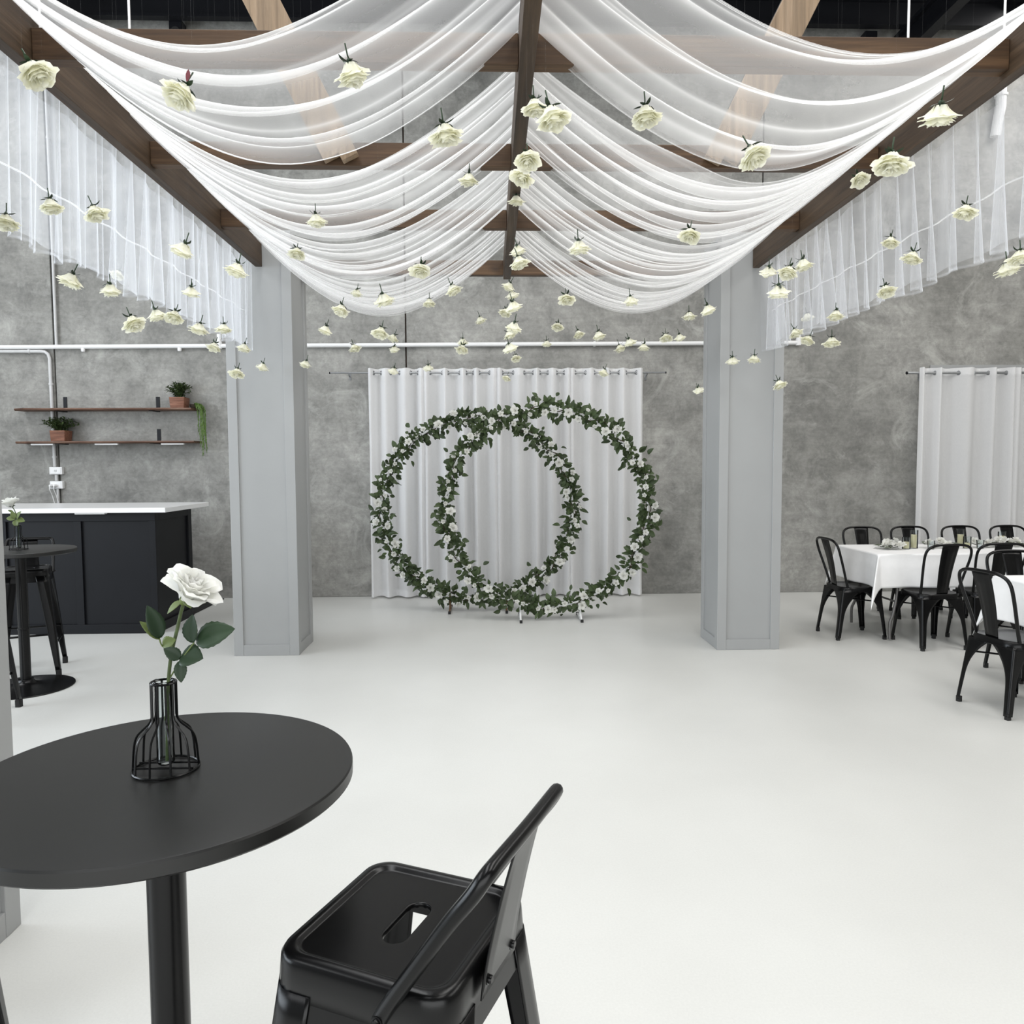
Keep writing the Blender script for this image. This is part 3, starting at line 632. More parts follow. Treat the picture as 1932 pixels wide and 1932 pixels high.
# hanging blooms: x, y, z (metres), width, label / group
ROSE_KINDS = []
def make_rose_kind(seed):
    e = empty('hanging_rose', (0,0,-50), cat='rose')
    bloom_mesh(seed).build('bloom', M['petal'], e, smooth=3.2)
    calyx_mesh(seed).build('calyx', M['leafd'], e, smooth=3.2)
    return e
ROSES = [
(-1.211, 2.125, 2.548, 0.104, 22, 21, 'near', 'largest cream rose hanging before the left timber beam near the top left'),
(-0.787, 2.066, 2.466, 0.104, -21, -20, 'near', 'cream rose with a reddish sepal before the nearest left drape'),
(-0.369, 2.125, 2.56, 0.104, 16, 11, 'near', 'cream rose high before the nearest left drape, midway to the centre beam'),
(-0.125, 2.253, 2.455, 0.104, 8, -9, 'near', 'cream rose just below the nearest left drape, beside the centre beam'),
(0.164, 2.704, 2.738, 0.104, 5, 5, 'near', 'smaller and upper of two overlapping roses at the centre beam'),
(0.166, 2.066, 2.42, 0.104, 4, -16, 'near', 'larger and lower of two overlapping roses at the centre beam'),
(0.48, 2.361, 2.56, 0.104, -3, -5, 'near', 'cream rose below the nearest right drape, right of the centre beam'),
(0.779, 2.288, 2.411, 0.104, 11, 24, 'near', 'wide cream rose before the second cross joist at right'),
(1.254, 2.125, 2.465, 0.104, 22, 2, 'near', 'large cream rose before the right timber beam, near the top right'),
(1.09, 2.066, 2.307, 0.104, -3, -11, 'near', 'large spread cream rose at the underside of the right timber beam'),
(1.891, 3.914, 2.941, 0.104, -22, -23, 'near', 'round cream rose before the right timber beam, beside the large spread one'),
(-1.634, 2.945, 2.474, 0.093, -2, -9, 'near', 'cream rose before the left valance, upper left of two side by side'),
(-1.585, 3.164, 2.521, 0.104, -6, 19, 'near', 'cream rose before the left valance, right of two side by side'),
(-1.631, 2.674, 2.33, 0.093, 1, 3, 'near', 'cream rose cut by the left edge before the valance'),
(-1.198, 3.098, 2.357, 0.104, -13, -23, 'near', 'cream rose before the middle of the left valance'),
(-1.035, 3.233, 2.315, 0.104, -8, -17, 'near', 'cream rose with spread dark sepals below the left beam end'),
(-1.675, 3.164, 2.254, 0.104, 0, 24, 'near', 'cream rose just below the near end of the left valance'),
(-1.637, 3.388, 2.267, 0.095, 8, -15, 'near', 'cream rose tipped with green sepals facing forward below the left valance'),
(-2.093, 4.441, 2.586, 0.087, 19, 14, 'near', 'pale rose seen faintly behind the left sheer valance'),
(-1.631, 4.284, 2.462, 0.102, 11, 20, 'valL', 'cream rose at the hem of the left sheer valance, third from left'),
(-1.673, 3.914, 2.264, 0.104, 13, 14, 'valL', 'cream rose at the hem of the left sheer valance, first from left'),
(-1.573, 3.914, 2.253, 0.104, -7, 23, 'valL', 'cream rose at the hem of the left sheer valance, second from left'),
(-1.481, 3.233, 2.096, 0.104, 22, -16, 'near', 'widest cream rose below the left valance hem'),
(-1.451, 3.914, 2.195, 0.104, 12, 10, 'valL', 'cream rose at the hem of the left sheer valance, fourth from left'),
(-1.585, 4.648, 2.326, 0.104, -2, 1, 'valL', 'cream rose at the hem of the left sheer valance, sixth from left'),
(-1.808, 5.128, 2.29, 0.104, 0, 20, 'valL', 'cream rose at the hem of the left sheer valance, fifth from left'),
(-1.671, 5.311, 2.314, 0.104, 0, 16, 'colL', 'small cream rose before the left grey column, second from left'),
(-1.705, 5.85, 2.254, 0.102, -7, 18, 'colL', 'small cream rose before the left grey column, third from left'),
(-1.382, 5.85, 2.274, 0.102, 19, -2, 'colL', 'small cream rose before the left grey column, fourth from left'),
(-1.608, 4.957, 2.099, 0.104, 3, 20, 'colL', 'small cream rose before the left grey column, first from left'),
(-0.78, 3.541, 2.616, 0.104, 11, -1, 'near', 'cream rose before the third left drape, near the side beam'),
(-1.051, 4.294, 2.673, 0.102, -13, -8, 'drapeL', 'small cream rose before the far left drapes, first from left'),
(-0.866, 5.12, 2.642, 0.093, 10, -16, 'drapeL', 'small cream rose before the far left drapes, second from left'),
(-0.484, 3.541, 2.261, 0.104, 20, -11, 'near', 'cream rose at the bottom of the farthest left drape'),
(-0.308, 3.541, 2.39, 0.104, 20, -9, 'near', 'cream rose with long stem before the farthest left drape'),
(-0.208, 4.374, 2.494, 0.104, 22, 10, 'drapeL', 'small cream rose before the far left drapes, fourth from left'),
(-0.421, 5.508, 2.662, 0.104, 0, 1, 'drapeL', 'small cream rose before the far left drapes, third from left'),
(-0.088, 3.718, 2.866, 0.104, 7, 4, 'near', 'sideways tilted cream rose before the second left drape'),
(-0.804, 4.249, 2.356, 0.104, -9, -14, 'wallL', 'small cream rose before the grey wall left of the centre row, second from left'),
(-1.039, 4.957, 2.371, 0.104, 1, 21, 'wallL', 'small cream rose before the grey wall left of the centre row, first from left'),
(-1.025, 5.85, 2.393, 0.102, 6, -20, 'wallL', 'small cream rose before the grey wall left of the centre row, third from left'),
(-0.573, 4.131, 2.212, 0.104, 15, 11, 'wallL', 'small cream rose before the grey wall left of the centre row, fourth from left'),
(-0.715, 5.85, 2.468, 0.102, 20, -15, 'wallL', 'small cream rose before the grey wall left of the centre row, fifth from left'),
(-0.716, 5.85, 2.384, 0.086, 12, -21, 'wallL', 'small cream rose before the grey wall left of the centre row, sixth from left'),
(-0.197, 5.85, 2.44, 0.098, 7, -11, 'wallL', 'small cream rose before the grey wall left of the centre row, seventh from left'),
(-0.186, 5.508, 2.333, 0.104, -13, 18, 'wallL', 'small cream rose before the grey wall left of the centre row, eighth from left'),
(-0.067, 5.85, 2.603, 0.098, -19, 1, 'wallL', 'small cream rose before the grey wall left of the centre row, ninth from left'),
(0.146, 2.806, 2.597, 0.104, 17, -12, 'near', 'upper of two stacked roses under the centre beam, before the second joist'),
(0.151, 3.233, 2.695, 0.104, -14, 18, 'near', 'lower of two stacked roses under the centre beam, before the second joist'),
(0.161, 4.374, 2.992, 0.104, -4, 10, 'centre', 'cream rose in the close row under the centre beam, first from the top'),
(0.163, 4.374, 2.716, 0.104, -22, -7, 'centre', 'cream rose in the close row under the centre beam, second from the top'),
(0.143, 3.718, 2.476, 0.104, -16, 8, 'centre', 'cream rose in the close row under the centre beam, third from the top'),
(0.153, 5.311, 2.729, 0.104, -20, 22, 'centre', 'cream rose in the close row under the centre beam, fourth from the top'),
(0.172, 5.72, 2.765, 0.104, -23, 11, 'centre', 'cream rose in the close row under the centre beam, fifth from the top'),
(0.133, 4.249, 2.377, 0.104, -23, -12, 'centre', 'cream rose in the close row under the centre beam, sixth from the top'),
(0.132, 5.72, 2.633, 0.104, 15, -16, 'centre', 'cream rose in the close row under the centre beam, seventh from the top'),
(0.141, 4.131, 2.243, 0.104, -15, 9, 'centre', 'cream rose in the close row under the centre beam, eighth from the top'),
(0.141, 5.508, 2.434, 0.104, -5, -22, 'centre', 'cream rose in the close row under the centre beam, ninth from the top'),
(0.13, 4.957, 2.259, 0.104, 24, -17, 'centre', 'cream rose in the close row under the centre beam, tenth from the top'),
(0.202, 5.85, 2.312, 0.086, -22, -7, 'centre', 'cream rose in the close row under the centre beam, eleventh from the top'),
(0.379, 3.233, 2.413, 0.104, 6, 12, 'near', 'cream rose before the farthest right drape, beside the centre beam'),
(0.91, 3.459, 2.529, 0.104, -19, -8, 'near', 'cream rose before the third right drape'),
(0.443, 4.374, 2.441, 0.104, -23, -2, 'near', 'cream rose below the farthest right drape, beside the centre row'),
(0.834, 4.507, 2.464, 0.104, 13, 12, 'near', 'cream rose at the bottom hem of the farthest right drape'),
(0.531, 5.85, 2.552, 0.102, 19, 12, 'wallR', 'small cream rose before the grey wall right of the centre row, second from left'),
(0.681, 5.85, 2.496, 0.102, 17, 10, 'wallR', 'small cream rose before the grey wall right of the centre row, third from left'),
(0.733, 5.128, 2.366, 0.104, -1, -13, 'wallR', 'small cream rose before the grey wall right of the centre row, fourth from left'),
(0.441, 5.85, 2.424, 0.086, 8, -9, 'wallR', 'small cream rose before the grey wall right of the centre row, first from left'),
(0.999, 5.85, 2.391, 0.102, -19, -3, 'wallR', 'small cream rose before the grey wall right of the centre row, fifth from left'),
(1.048, 5.72, 2.415, 0.104, 18, -18, 'wallR', 'small cream rose before the grey wall right of the centre row, sixth from left'),
(1.191, 5.85, 2.399, 0.098, 4, -5, 'wallR', 'small cream rose before the grey wall right of the centre row, seventh from left'),
(1.328, 5.72, 2.45, 0.104, 1, -17, 'wallR', 'small cream rose before the grey wall right of the centre row, eighth from left'),
(1.46, 5.85, 2.472, 0.094, 22, -12, 'wallR', 'small cream rose before the grey wall right of the centre row, ninth from left'),
(1.395, 5.311, 2.532, 0.104, 5, -4, 'wallR', 'small cream rose before the grey wall right of the centre row, tenth from left'),
(1.291, 4.507, 2.412, 0.104, -23, 3, 'colR', 'small cream rose before the right grey column, second from left'),
(-0.489, 6.2, 2.289, 0.091, -17, -21, 'curt', 'small cream rose before the top of the white curtain, second from left'),
(-0.762, 6.2, 2.264, 0.095, -22, -16, 'curt', 'small cream rose before the top of the white curtain, first from left'),
(0.942, 6.197, 2.248, 0.104, -19, 6, 'curt', 'small cream rose before the top of the white curtain, fourth from left'),
(0.149, 6.2, 2.199, 0.078, 0, 23, 'curt', 'small cream rose before the top of the white curtain, third from left'),
(1.608, 5.85, 2.068, 0.086, 21, 24, 'colR', 'small cream rose before the right grey column, first from left'),
(1.961, 3.125, 2.528, 0.098, -13, -3, 'near', 'cream rose before the near part of the right valance'),
(1.964, 3.714, 2.574, 0.088, -12, 4, 'near', 'cream rose before the right valance, above and left of a wider one'),
(1.961, 3.507, 2.447, 0.101, 6, 14, 'near', 'wide cream rose before the middle of the right valance'),
(2.167, 3.164, 2.31, 0.104, 10, -12, 'near', 'cream rose at the right edge, left one of a pair'),
(1.969, 2.804, 2.258, 0.092, -4, 1, 'near', 'cream rose cut by the right edge, right one of a pair'),
(1.608, 4.374, 2.604, 0.104, -24, -22, 'clR', 'cream rose in the cluster at the right timber beam end, first from left'),
(1.431, 3.627, 2.409, 0.104, -4, -19, 'clR', 'cream rose in the cluster at the right timber beam end, second from left'),
(1.57, 3.813, 2.494, 0.104, 11, -12, 'clR', 'cream rose in the cluster at the right timber beam end, third from left'),
(1.287, 3.38, 2.266, 0.104, -19, -15, 'near', 'widest cream rose below the cluster at the right beam end'),
(1.965, 3.764, 2.351, 0.1, -13, -14, 'valR', 'cream rose at the lower hem of the right sheer valance, fifth from left'),
(1.96, 4.284, 2.336, 0.102, 1, -2, 'valR', 'cream rose at the lower hem of the right sheer valance, fourth from left'),
(2.395, 5.72, 2.604, 0.104, -9, 7, 'near', 'pale rose seen faintly behind the right sheer valance'),
(1.966, 4.888, 2.339, 0.099, -14, 20, 'valR', 'cream rose at the lower hem of the right sheer valance, first from left'),
(2.012, 4.757, 2.274, 0.103, 22, 11, 'valR', 'cream rose at the lower hem of the right sheer valance, second from left'),
(1.98, 4.374, 2.202, 0.104, -3, 1, 'valR', 'cream rose at the lower hem of the right sheer valance, third from left'),
(1.835, 5.72, 2.28, 0.104, 4, -22, 'colR', 'small cream rose before the right grey column, third from left'),
(1.927, 5.508, 2.263, 0.104, -4, 1, 'colR', 'small cream rose before the right grey column, fourth from left'),
(1.96, 5.128, 2.036, 0.104, -15, -19, 'colR', 'small cream rose before the right grey column, fifth from left')]
GRP = {'wallL': 'small roses before the back wall, left half', 'wallR': 'small roses before the back wall, right half', 'centre': 'roses under the centre beam',
       'drapeL': 'roses before the far left drapes', 'valL': 'roses along the left valance', 'colL': 'roses before the left column', 'valR': 'roses along the right valance',
       'clR': 'roses clustered at the right beam end', 'colR': 'roses before the right column', 'curt': 'roses before the curtain top', 'near': 'large roses hanging near the camera'}
protos = [make_rose_kind(100+7*k) for k in range(5)]
parts = [list(p.children) for p in protos]; used = set()
def rose_copy(k):
    if k not in used: used.add(k); return protos[k]
    o = protos[k].copy(); C.objects.link(o)
    for c in parts[k]:
        q = c.copy(); C.objects.link(q); q.parent = o
    return o
thread_me = None
tm = MB().tube([(0,0,0),(0,0,1)], 0.00035, 4).build('thread', M['thread'])
thread_me = tm.data; bpy.data.objects.remove(tm)
rr = random.Random(5)
for i, (x, y, z, w, tx, ty, grp, lab) in enumerate(ROSES):
    k = i % 5
    o = rose_copy(k)
    o.location = (x, y, z+0.024); sc = w/0.104
    o.scale = (sc, sc, sc)
    o.rotation_euler = (math.pi+R(tx), R(ty), rr.uniform(0, 6.28))
    o['label'] = lab; o['group'] = GRP[grp]
    # nylon line from the stem up to the timber frame, in the bloom's own space
    top = TOP+0.302
    mi = (Matrix.Translation(o.location) @ o.rotation_euler.to_matrix().to_4x4() @ Matrix.Diagonal((sc, sc, sc, 1))).inverted()
    t = bpy.data.objects.new('thread', thread_me); C.objects.link(t); t.parent = o
    st = Vector((0.002, 0, -0.045)); wst = mi.inverted() @ st
    t.matrix_basis = mi @ Matrix.Translation(wst) @ Matrix.Diagonal((1, 1, top-wst.z, 1))
    if 'reddish' in lab:
        def fn(u, v):
            ww = 0.007*math.sin(math.pi*min(1, v*0.9+0.08))*(u-0.5)*2
            return (0.004+0.016*v, ww, -0.014-0.034*v+0.01*v*v)
        MB().grid(fn, 2, 4).build('red_sepal', M['red'], o, smooth=3.2)

# ------------------------------------------------------------------ flower hoops
def leaf_mesh(ln, wd, bend=0.25, fold=0.35):
    vs = []; fs = []
    n = 4
    for i in range(n+1):
        v = i/n; w = wd*math.sin(math.pi*(v*0.92+0.04))**0.75*(1-0.25*v); z = -bend*ln*v*v
        vs += [(-w, ln*v, z+fold*w), (0, ln*v, z), (w, ln*v, z+fold*w)]
    for i in range(n):
        a = i*3; fs += [(a,a+1,a+4,a+3),(a+1,a+2,a+5,a+4)]
    return vs, fs
LEAF = []
for k in range(4):
    vs, fs = leaf_mesh(0.056+0.006*k, 0.023+0.002*(k % 3), 0.15+0.12*k, 0.3+0.1*k)
    me = bpy.data.meshes.new('leaf'); me.from_pydata(vs, [], fs); me.shade_smooth(); me.materials.append(M['leaf']); LEAF.append((me, vs, fs))
BL = []
for k in range(3):
    mb = MB()
    rnd = random.Random(300+k)
    for n, r0, r1, h, curl, span in ((3, 0.001, 0.009, 0.030, 0.0, 1.3), (4, 0.004, 0.018, 0.031, 0.003, 1.0), (5, 0.006, 0.026, 0.026, 0.006, 0.85), (5, 0.007, 0.031, 0.016, 0.008, 0.8)):
        a = rnd.uniform(0, 6)
        for q in range(n): mb.grid(petal_fn(a+q*6.283/n, span, r0, r1*rnd.uniform(0.9,1.1), h, curl, rnd.uniform(0,50)), 3, 3)
    o = mb.build('rose', M['petalw'], smooth=3.2); BL.append(o.data); bpy.data.objects.remove(o)
def hoop(cx, cy, cz, rx, rz, seed, label, feet, footmat):
    rnd = random.Random(seed)
    e = empty('flower_hoop', (cx, cy, 0), label=label, cat='flower hoop', group='pair of flower hoops')
    ring = [(rx*math.cos(a), 0, cz+rz*math.sin(a)) for a in [2*math.pi*k/96 for k in range(96)]]
    MB().tube(ring, 0.011, 8, closed=True).build('ring', M['white'], e)
    vine = []
    for k in range(240):
        a = 2*math.pi*k/240; o1 = 0.030*math.sin(a*19+seed); o2 = 0.030*math.cos(a*19+seed)
        vine.append(((rx+o1)*math.cos(a), o2, cz+(rz+o1)*math.sin(a)))
    MB().tube(vine, 0.005, 5, closed=True).build('vine', M['twig'], e)
    for fx in feet:
        a = math.asin(max(-1, min(1, 0))) ; zb = cz-rz*math.sqrt(max(0, 1-(fx/rx)**2))
        f = MB().tube([(fx, -0.17, 0.014), (fx, 0.19, 0.014)], 0.011, 8).tube([(fx, 0, 0.014), (fx, 0, zb)], 0.010, 8).tube([(fx, -0.15, 0.016), (fx, -0.02, min(zb, 0.12))], 0.008, 8).build('foot', footmat, e)
        for yy in (-0.19, 0.19): MB().box(fx-0.013, fx+0.013, yy-0.012, yy+0.012, 0.001, 0.027).build('foot_cap', M['rubber'], f, smooth=0)
    def spot(a, big):
        th = rnd.uniform(0, 2*math.pi); rho = abs(rnd.gauss(0, 0.050)) if big else rnd.uniform(0.02, 0.075)
        lump = 1+0.55*nz(a*5.5, seed, 0.0)
        rho *= lump
        ca, sa = math.cos(a), math.sin(a)
        p = Vector(((rx+rho*math.cos(th))*ca, rho*math.sin(th)*0.9, cz+(rz+rho*math.cos(th))*sa))
        n = Vector((ca*math.cos(th), math.sin(th), sa*math.cos(th)))
        return p, n
    def orient(n):
        t = (n+Vector((rnd.uniform(-1,1), rnd.uniform(-1,1)*0.8, rnd.uniform(-1,1)))*0.9).normalized()
        up = Vector((rnd.uniform(-0.6,0.6), -1, rnd.uniform(-0.3,0.9)))
        x = t.cross(up)
        if x.length < 0.05: x = Vector((1,0,0))
        x.normalize(); z = x.cross(t)
        return Matrix((x, t, z)).transposed().to_4x4()
    for k in range(300):
        a = 2*math.pi*(k+rnd.random())/300
        p, n = spot(a, False)
        if n.y > 0.1: n.y = -n.y; p.y = -p.y
        o = bpy.data.objects.new('leaf', LEAF[k % 4][0]); C.objects.link(o); o.parent = e
        s = rnd.uniform(0.75, 1.2)
        m = Matrix.Translation(p) @ orient(n) @ Matrix.Scale(s, 4)
        if (m @ Vector((0, 0.07, 0))).z < 0.02 or p.z < 0.03: m = Matrix.Translation(Vector((p.x, p.y, max(p.z, 0.06)))) @ orient(Vector((n.x, n.y, 0.8))) @ Matrix.Scale(s*0.8, 4)
        o.matrix_basis = m
    mb = MB()
    for k in range(1250):
        a = rnd.uniform(0, 2*math.pi)
        if nz(a*9+seed, 1, 0) < -0.38: continue
        p, n = spot(a, True)
        me, vs, fs = LEAF[k % 4]
        m = Matrix.Translation(p) @ orient(n) @ Matrix.Scale(rnd.uniform(0.7, 1.15), 4)
        q = [m @ Vector(v) for v in vs]
        if min(v.z for v in q) < 0.015: continue
        mb.add(q, fs)
    tag(mb.build('foliage', M['leaf'], e, smooth=3.2), kind='stuff')
    nb = 60
    for k in range(nb):
        a = 2*math.pi*(k+rnd.uniform(-0.4,0.4))/nb
        ca, sa = math.cos(a), math.sin(a); dr = rnd.uniform(-0.06, 0.06); dy = rnd.uniform(-0.125, -0.07)
        p = Vector(((rx+dr)*ca, dy, max(0.05, cz+(rz+dr)*sa)))
        o = bpy.data.objects.new('rose', BL[k % 3]); C.objects.link(o); o.parent = e
        z = Vector((ca*dr*9+rnd.uniform(-0.5,0.5), -1, sa*dr*9+rnd.uniform(-0.3,0.7))).normalized(); x = z.cross(Vector((0,0.2,1))).normalized(); y = z.cross(x)
        s = rnd.choice((0.65, 0.85, 1.05, 1.3))
        o.matrix_basis = Matrix.Translation(p) @ Matrix((x, y, z)).transposed().to_4x4() @ Matrix.Rotation(rnd.uniform(0,6), 4, 'Z') @ Matrix.Scale(s, 4)
    return e
hoop(-0.125, 7.80, 1.055, 0.985, 0.93, 3, 'left hoop of greenery and white roses, standing behind the other', (-0.29, 0.29), M['gold'])
hoop(0.552, 7.32, 1.082, 0.985, 0.962, 8, 'right hoop of greenery and white roses, standing in front', (-0.262, 0.32), M['white'])

# ------------------------------------------------------------------ bar and shelves
def bar_counter():
    x0, x1, y0, y1, h = -5.6, -3.0, 6.87, 7.70, 1.10
    e = empty('bar_counter', (x0, y0, 0), label='black panelled bar counter with a white stone top at left', cat='bar')
    t = 0.02
    bx = lambda a, b, c, d, f, g: MB().box(a-x0, b-x0, c-y0, d-y0, f, g)
    bx(x0, x1-t, y0+t, y1, 0.0, h).build('carcass', M['barblack'], e, smooth=0)
    bx(x0, x1, y0, y0+t, 0.0, 0.085).build('bottom_rail', M['barblack'], e, smooth=0, bevel=0.002)
    bx(x0, x1, y0, y0+t, 1.02, h).build('top_rail', M['barblack'], e, smooth=0, bevel=0.002)
    for a, b in ((-3.055, -3.0), (-3.72, -3.655), (-4.38, -4.315), (-5.04, -4.975)):
        bx(a, b, y0, y0+t, 0.085, 1.02).build('stile', M['barblack'], e, smooth=0, bevel=0.002)
    for a, b in ((6.89, 6.95), (7.62, 7.70)):
        bx(x1-t, x1, a, b, 0.0, h).build('stile', M['barblack'], e, smooth=0, bevel=0.002)
    bx(x1-t, x1, 6.95, 7.62, 0.0, 0.085).build('bottom_rail', M['barblack'], e, smooth=0, bevel=0.002)
    bx(x1-t, x1, 6.95, 7.62, 1.02, h).build('top_rail', M['barblack'], e, smooth=0, bevel=0.002)
    bx(x0, -2.86, 6.76, 7.80, h, 1.142).build('stone_top', M['stone'], e, smooth=0, bevel=0.003)
    bx(-3.67, -3.41, 6.80, 6.855, h-0.014, h-0.001).build('light_bar', M['led'], e, smooth=0, bevel=0.003)
bar_counter()
tag(MB().box(-4.9, -3.02, 7.74, 8.62, 0.0005, 0.012).build('floor_layer', M['rubber'], smooth=0, bevel=0.003), 'thin black sheet on the floor behind the bar', 'mat')  # thin black sheet lying between the counter back and the wall

def live_edge_shelf(z, x0, x1, seed, label):
    e = empty('wall_shelf', (x0, WALL_Y, z), label=label, cat='shelf', group='timber wall shelves')
    L = x1-x0; n = 60
    def loop(i):
        x = L*i/n; f = -0.235-0.02*nz(x*3+seed, 0, 0)-0.008*nz(x*14, seed, 0)
        if i < 5: f *= 0.80+0.04*i
        dz = 0.003*nz(x*4, seed, 3)
        return [(x, -0.001, -0.011), (x, f+0.012, -0.013+dz), (x, f, -0.002+dz), (x, f+0.004, 0.011+dz), (x, -0.001, 0.012)]
    MB().loft([loop(i) for i in range(n+1)]).build('plank', M['shelf'], e)
    for x in (-4.745-x0, -3.72-x0):
        b = MB().box(x-0.021, x+0.021, -0.006, -0.0005, -0.02, 0.150).box(x-0.021, x+0.021, -0.20, -0.0005, -0.020, -0.0145).build('bracket', M['steel'], e, smooth=0, bevel=0.001)
    return e
live_edge_shelf(2.138, -5.20, -3.265, 2, 'upper live-edge timber shelf on the wall above the bar')
lo = live_edge_shelf(1.778, -5.20, -3.245, 9, 'lower live-edge timber shelf on the wall above the bar')
for a, b in ((-5.03, -4.79), (-4.34, -4.09), (-3.62, -3.37)):
    MB().box(a+5.20, b+5.20, -0.20, -0.165, -0.031, -0.0145).build('light_bar', M['led'], lo, smooth=0, bevel=0.003)

def pot_plant(x, z, seed, label, n, spread, up):
    rnd = random.Random(seed)
    e = empty('potted_plant', (x, 8.575, z), label=label, cat='plant', group='potted plants on the wall shelves')
    a, b, h = 0.080, 0.070, 0.115
    mb = MB(); mb.loft([rrect(0.150,0.150,0.006,0.0,2), rrect(0.165,0.165,0.006,h,2), rrect(0.145,0.145,0.004,h,2), rrect(0.140,0.140,0.004,h-0.025,2)], True, False)
    mb.build('wooden_pot', M['pot'], e)
    MB().box(-0.070,0.070,-0.070,0.070,h-0.03,h-0.018).build('soil', M['terracotta'], e, smooth=0)
    f = MB(); st = MB()
    for k in range(n):
        az = rnd.uniform(0, 6.28); out = rnd.uniform(0.2, 1)*spread; hh = rnd.uniform(0.5, 1)*up*(1-0.35*out/spread)
        pts = spline([(0.02*math.cos(az),0.02*math.sin(az),h-0.02),(out*0.5*math.cos(az),out*0.5*math.sin(az),h+hh*0.7),(out*math.cos(az),min(0.105, out*math.sin(az)),h+hh)], 4)
        pts = [Vector((p.x, min(p.y, 0.11), p.z)) for p in pts]
        st.tube(pts, 0.0014, 4)
        for p in pts[2:]:
            for q in range(2):
                vs, fs = leaf_mesh(rnd.uniform(0.028,0.046), rnd.uniform(0.007,0.012))
                m = Matrix.Translation(p) @ Matrix.Rotation(rnd.uniform(0,6.28), 4, 'Z') @ Matrix.Rotation(rnd.uniform(-0.3,1.0), 4, 'X')
                w = [m @ Vector(v) for v in vs]
                if max(v.y for v in w) < 0.122: f.add(w, fs)
    st.build('stems', M['stem'], e); tag(f.build('foliage', M['leafpot'], e, smooth=3.2), kind='stuff')
pot_plant(-3.432, 2.152, 4, 'bushy green plant in a wooden box on the upper shelf', 62, 0.135, 0.19)
pot_plant(-4.737, 1.792, 9, 'spreading dark green plant in a wooden box on the lower shelf', 46, 0.18, 0.16)
def trailing():
    rnd = random.Random(12)
    e = empty('trailing_plant', (-3.285, 8.60, 2.151), label='trailing green string plant hanging over the right shelf end', cat='plant')
    MB().lathe([(0.03,0.0),(0.042,0.02),(0.044,0.045),(0.036,0.045),(0.034,0.03)], 16).build('small_pot', M['terracotta'], e)
    for k in range(16):
        ln = rnd.uniform(0.22, 0.52); ox = rnd.uniform(0.05, 0.115); oy = rnd.uniform(-0.11, 0.06); dx = rnd.uniform(-0.005, 0.02)
        pts = spline([(0.0, 0.0, 0.03), (0.03, oy*0.5, 0.055), (ox, oy, 0.005), (ox+dx, oy, -ln*0.5), (ox+dx*1.8, oy, -ln)], 6)
        mb = MB().tube(pts, 0.002, 4)
        for p in pts[8:]:
            for q in range(3):
                vs, fs = leaf_mesh(rnd.uniform(0.02,0.032), 0.0035)
                m = Matrix.Translation(p+Vector((0,0,rnd.uniform(-0.015,0.015)))) @ Matrix.Rotation(rnd.uniform(0,6.28), 4, 'Z') @ Matrix.Rotation(rnd.uniform(-1.4,-0.6), 4, 'X')
                w = [m @ Vector(v) for v in vs]
                if max(v.y for v in w) < 0.095: mb.add(w, fs)
        mb.build('strand', M['trail'], e, smooth=3.2)
trailing()

# ------------------------------------------------------------------ bar tables
def bar_table(x, y, label):
    e = empty('bar_table', (x, y, 0), label=label, cat='table', group='round black bar tables')
    r = 0.336
    MB().lathe([(r-0.004,0.922),(r,0.926),(r,0.946),(r-0.002,0.9495),(r-0.005,0.950)], 96).build('table_top', M['tabletop'], e, smooth=0.5)
    MB().lathe([(0.10,0.914),(0.10,0.921)], 32).build('mounting_plate', M['black'], e, smooth=0.5)
    MB().lathe([(0.0335,0.055),(0.0335,0.914)], 40).build('pole', M['black'], e, smooth=0.5)
    MB().lathe([(0.036,0.40),(0.0375,0.402),(0.0375,0.414),(0.036,0.416)], 40).build('collar', M['black'], e, smooth=0.5)
    MB().lathe([(0.292,0.0),(0.295,0.004),(0.292,0.009),(0.22,0.016),(0.12,0.026),(0.07,0.036),(0.052,0.046),(0.048,0.062),(0.034,0.064)], 64).build('base', M['black'], e, smooth=0.9)
    return e
NT = (-0.594, 1.357); FT = (-3.177, 5.20)
bar_table(NT[0], NT[1], 'round black bar table in the left foreground'); bar_table(FT[0], FT[1], 'round black bar table before the bar, cut by the near column')

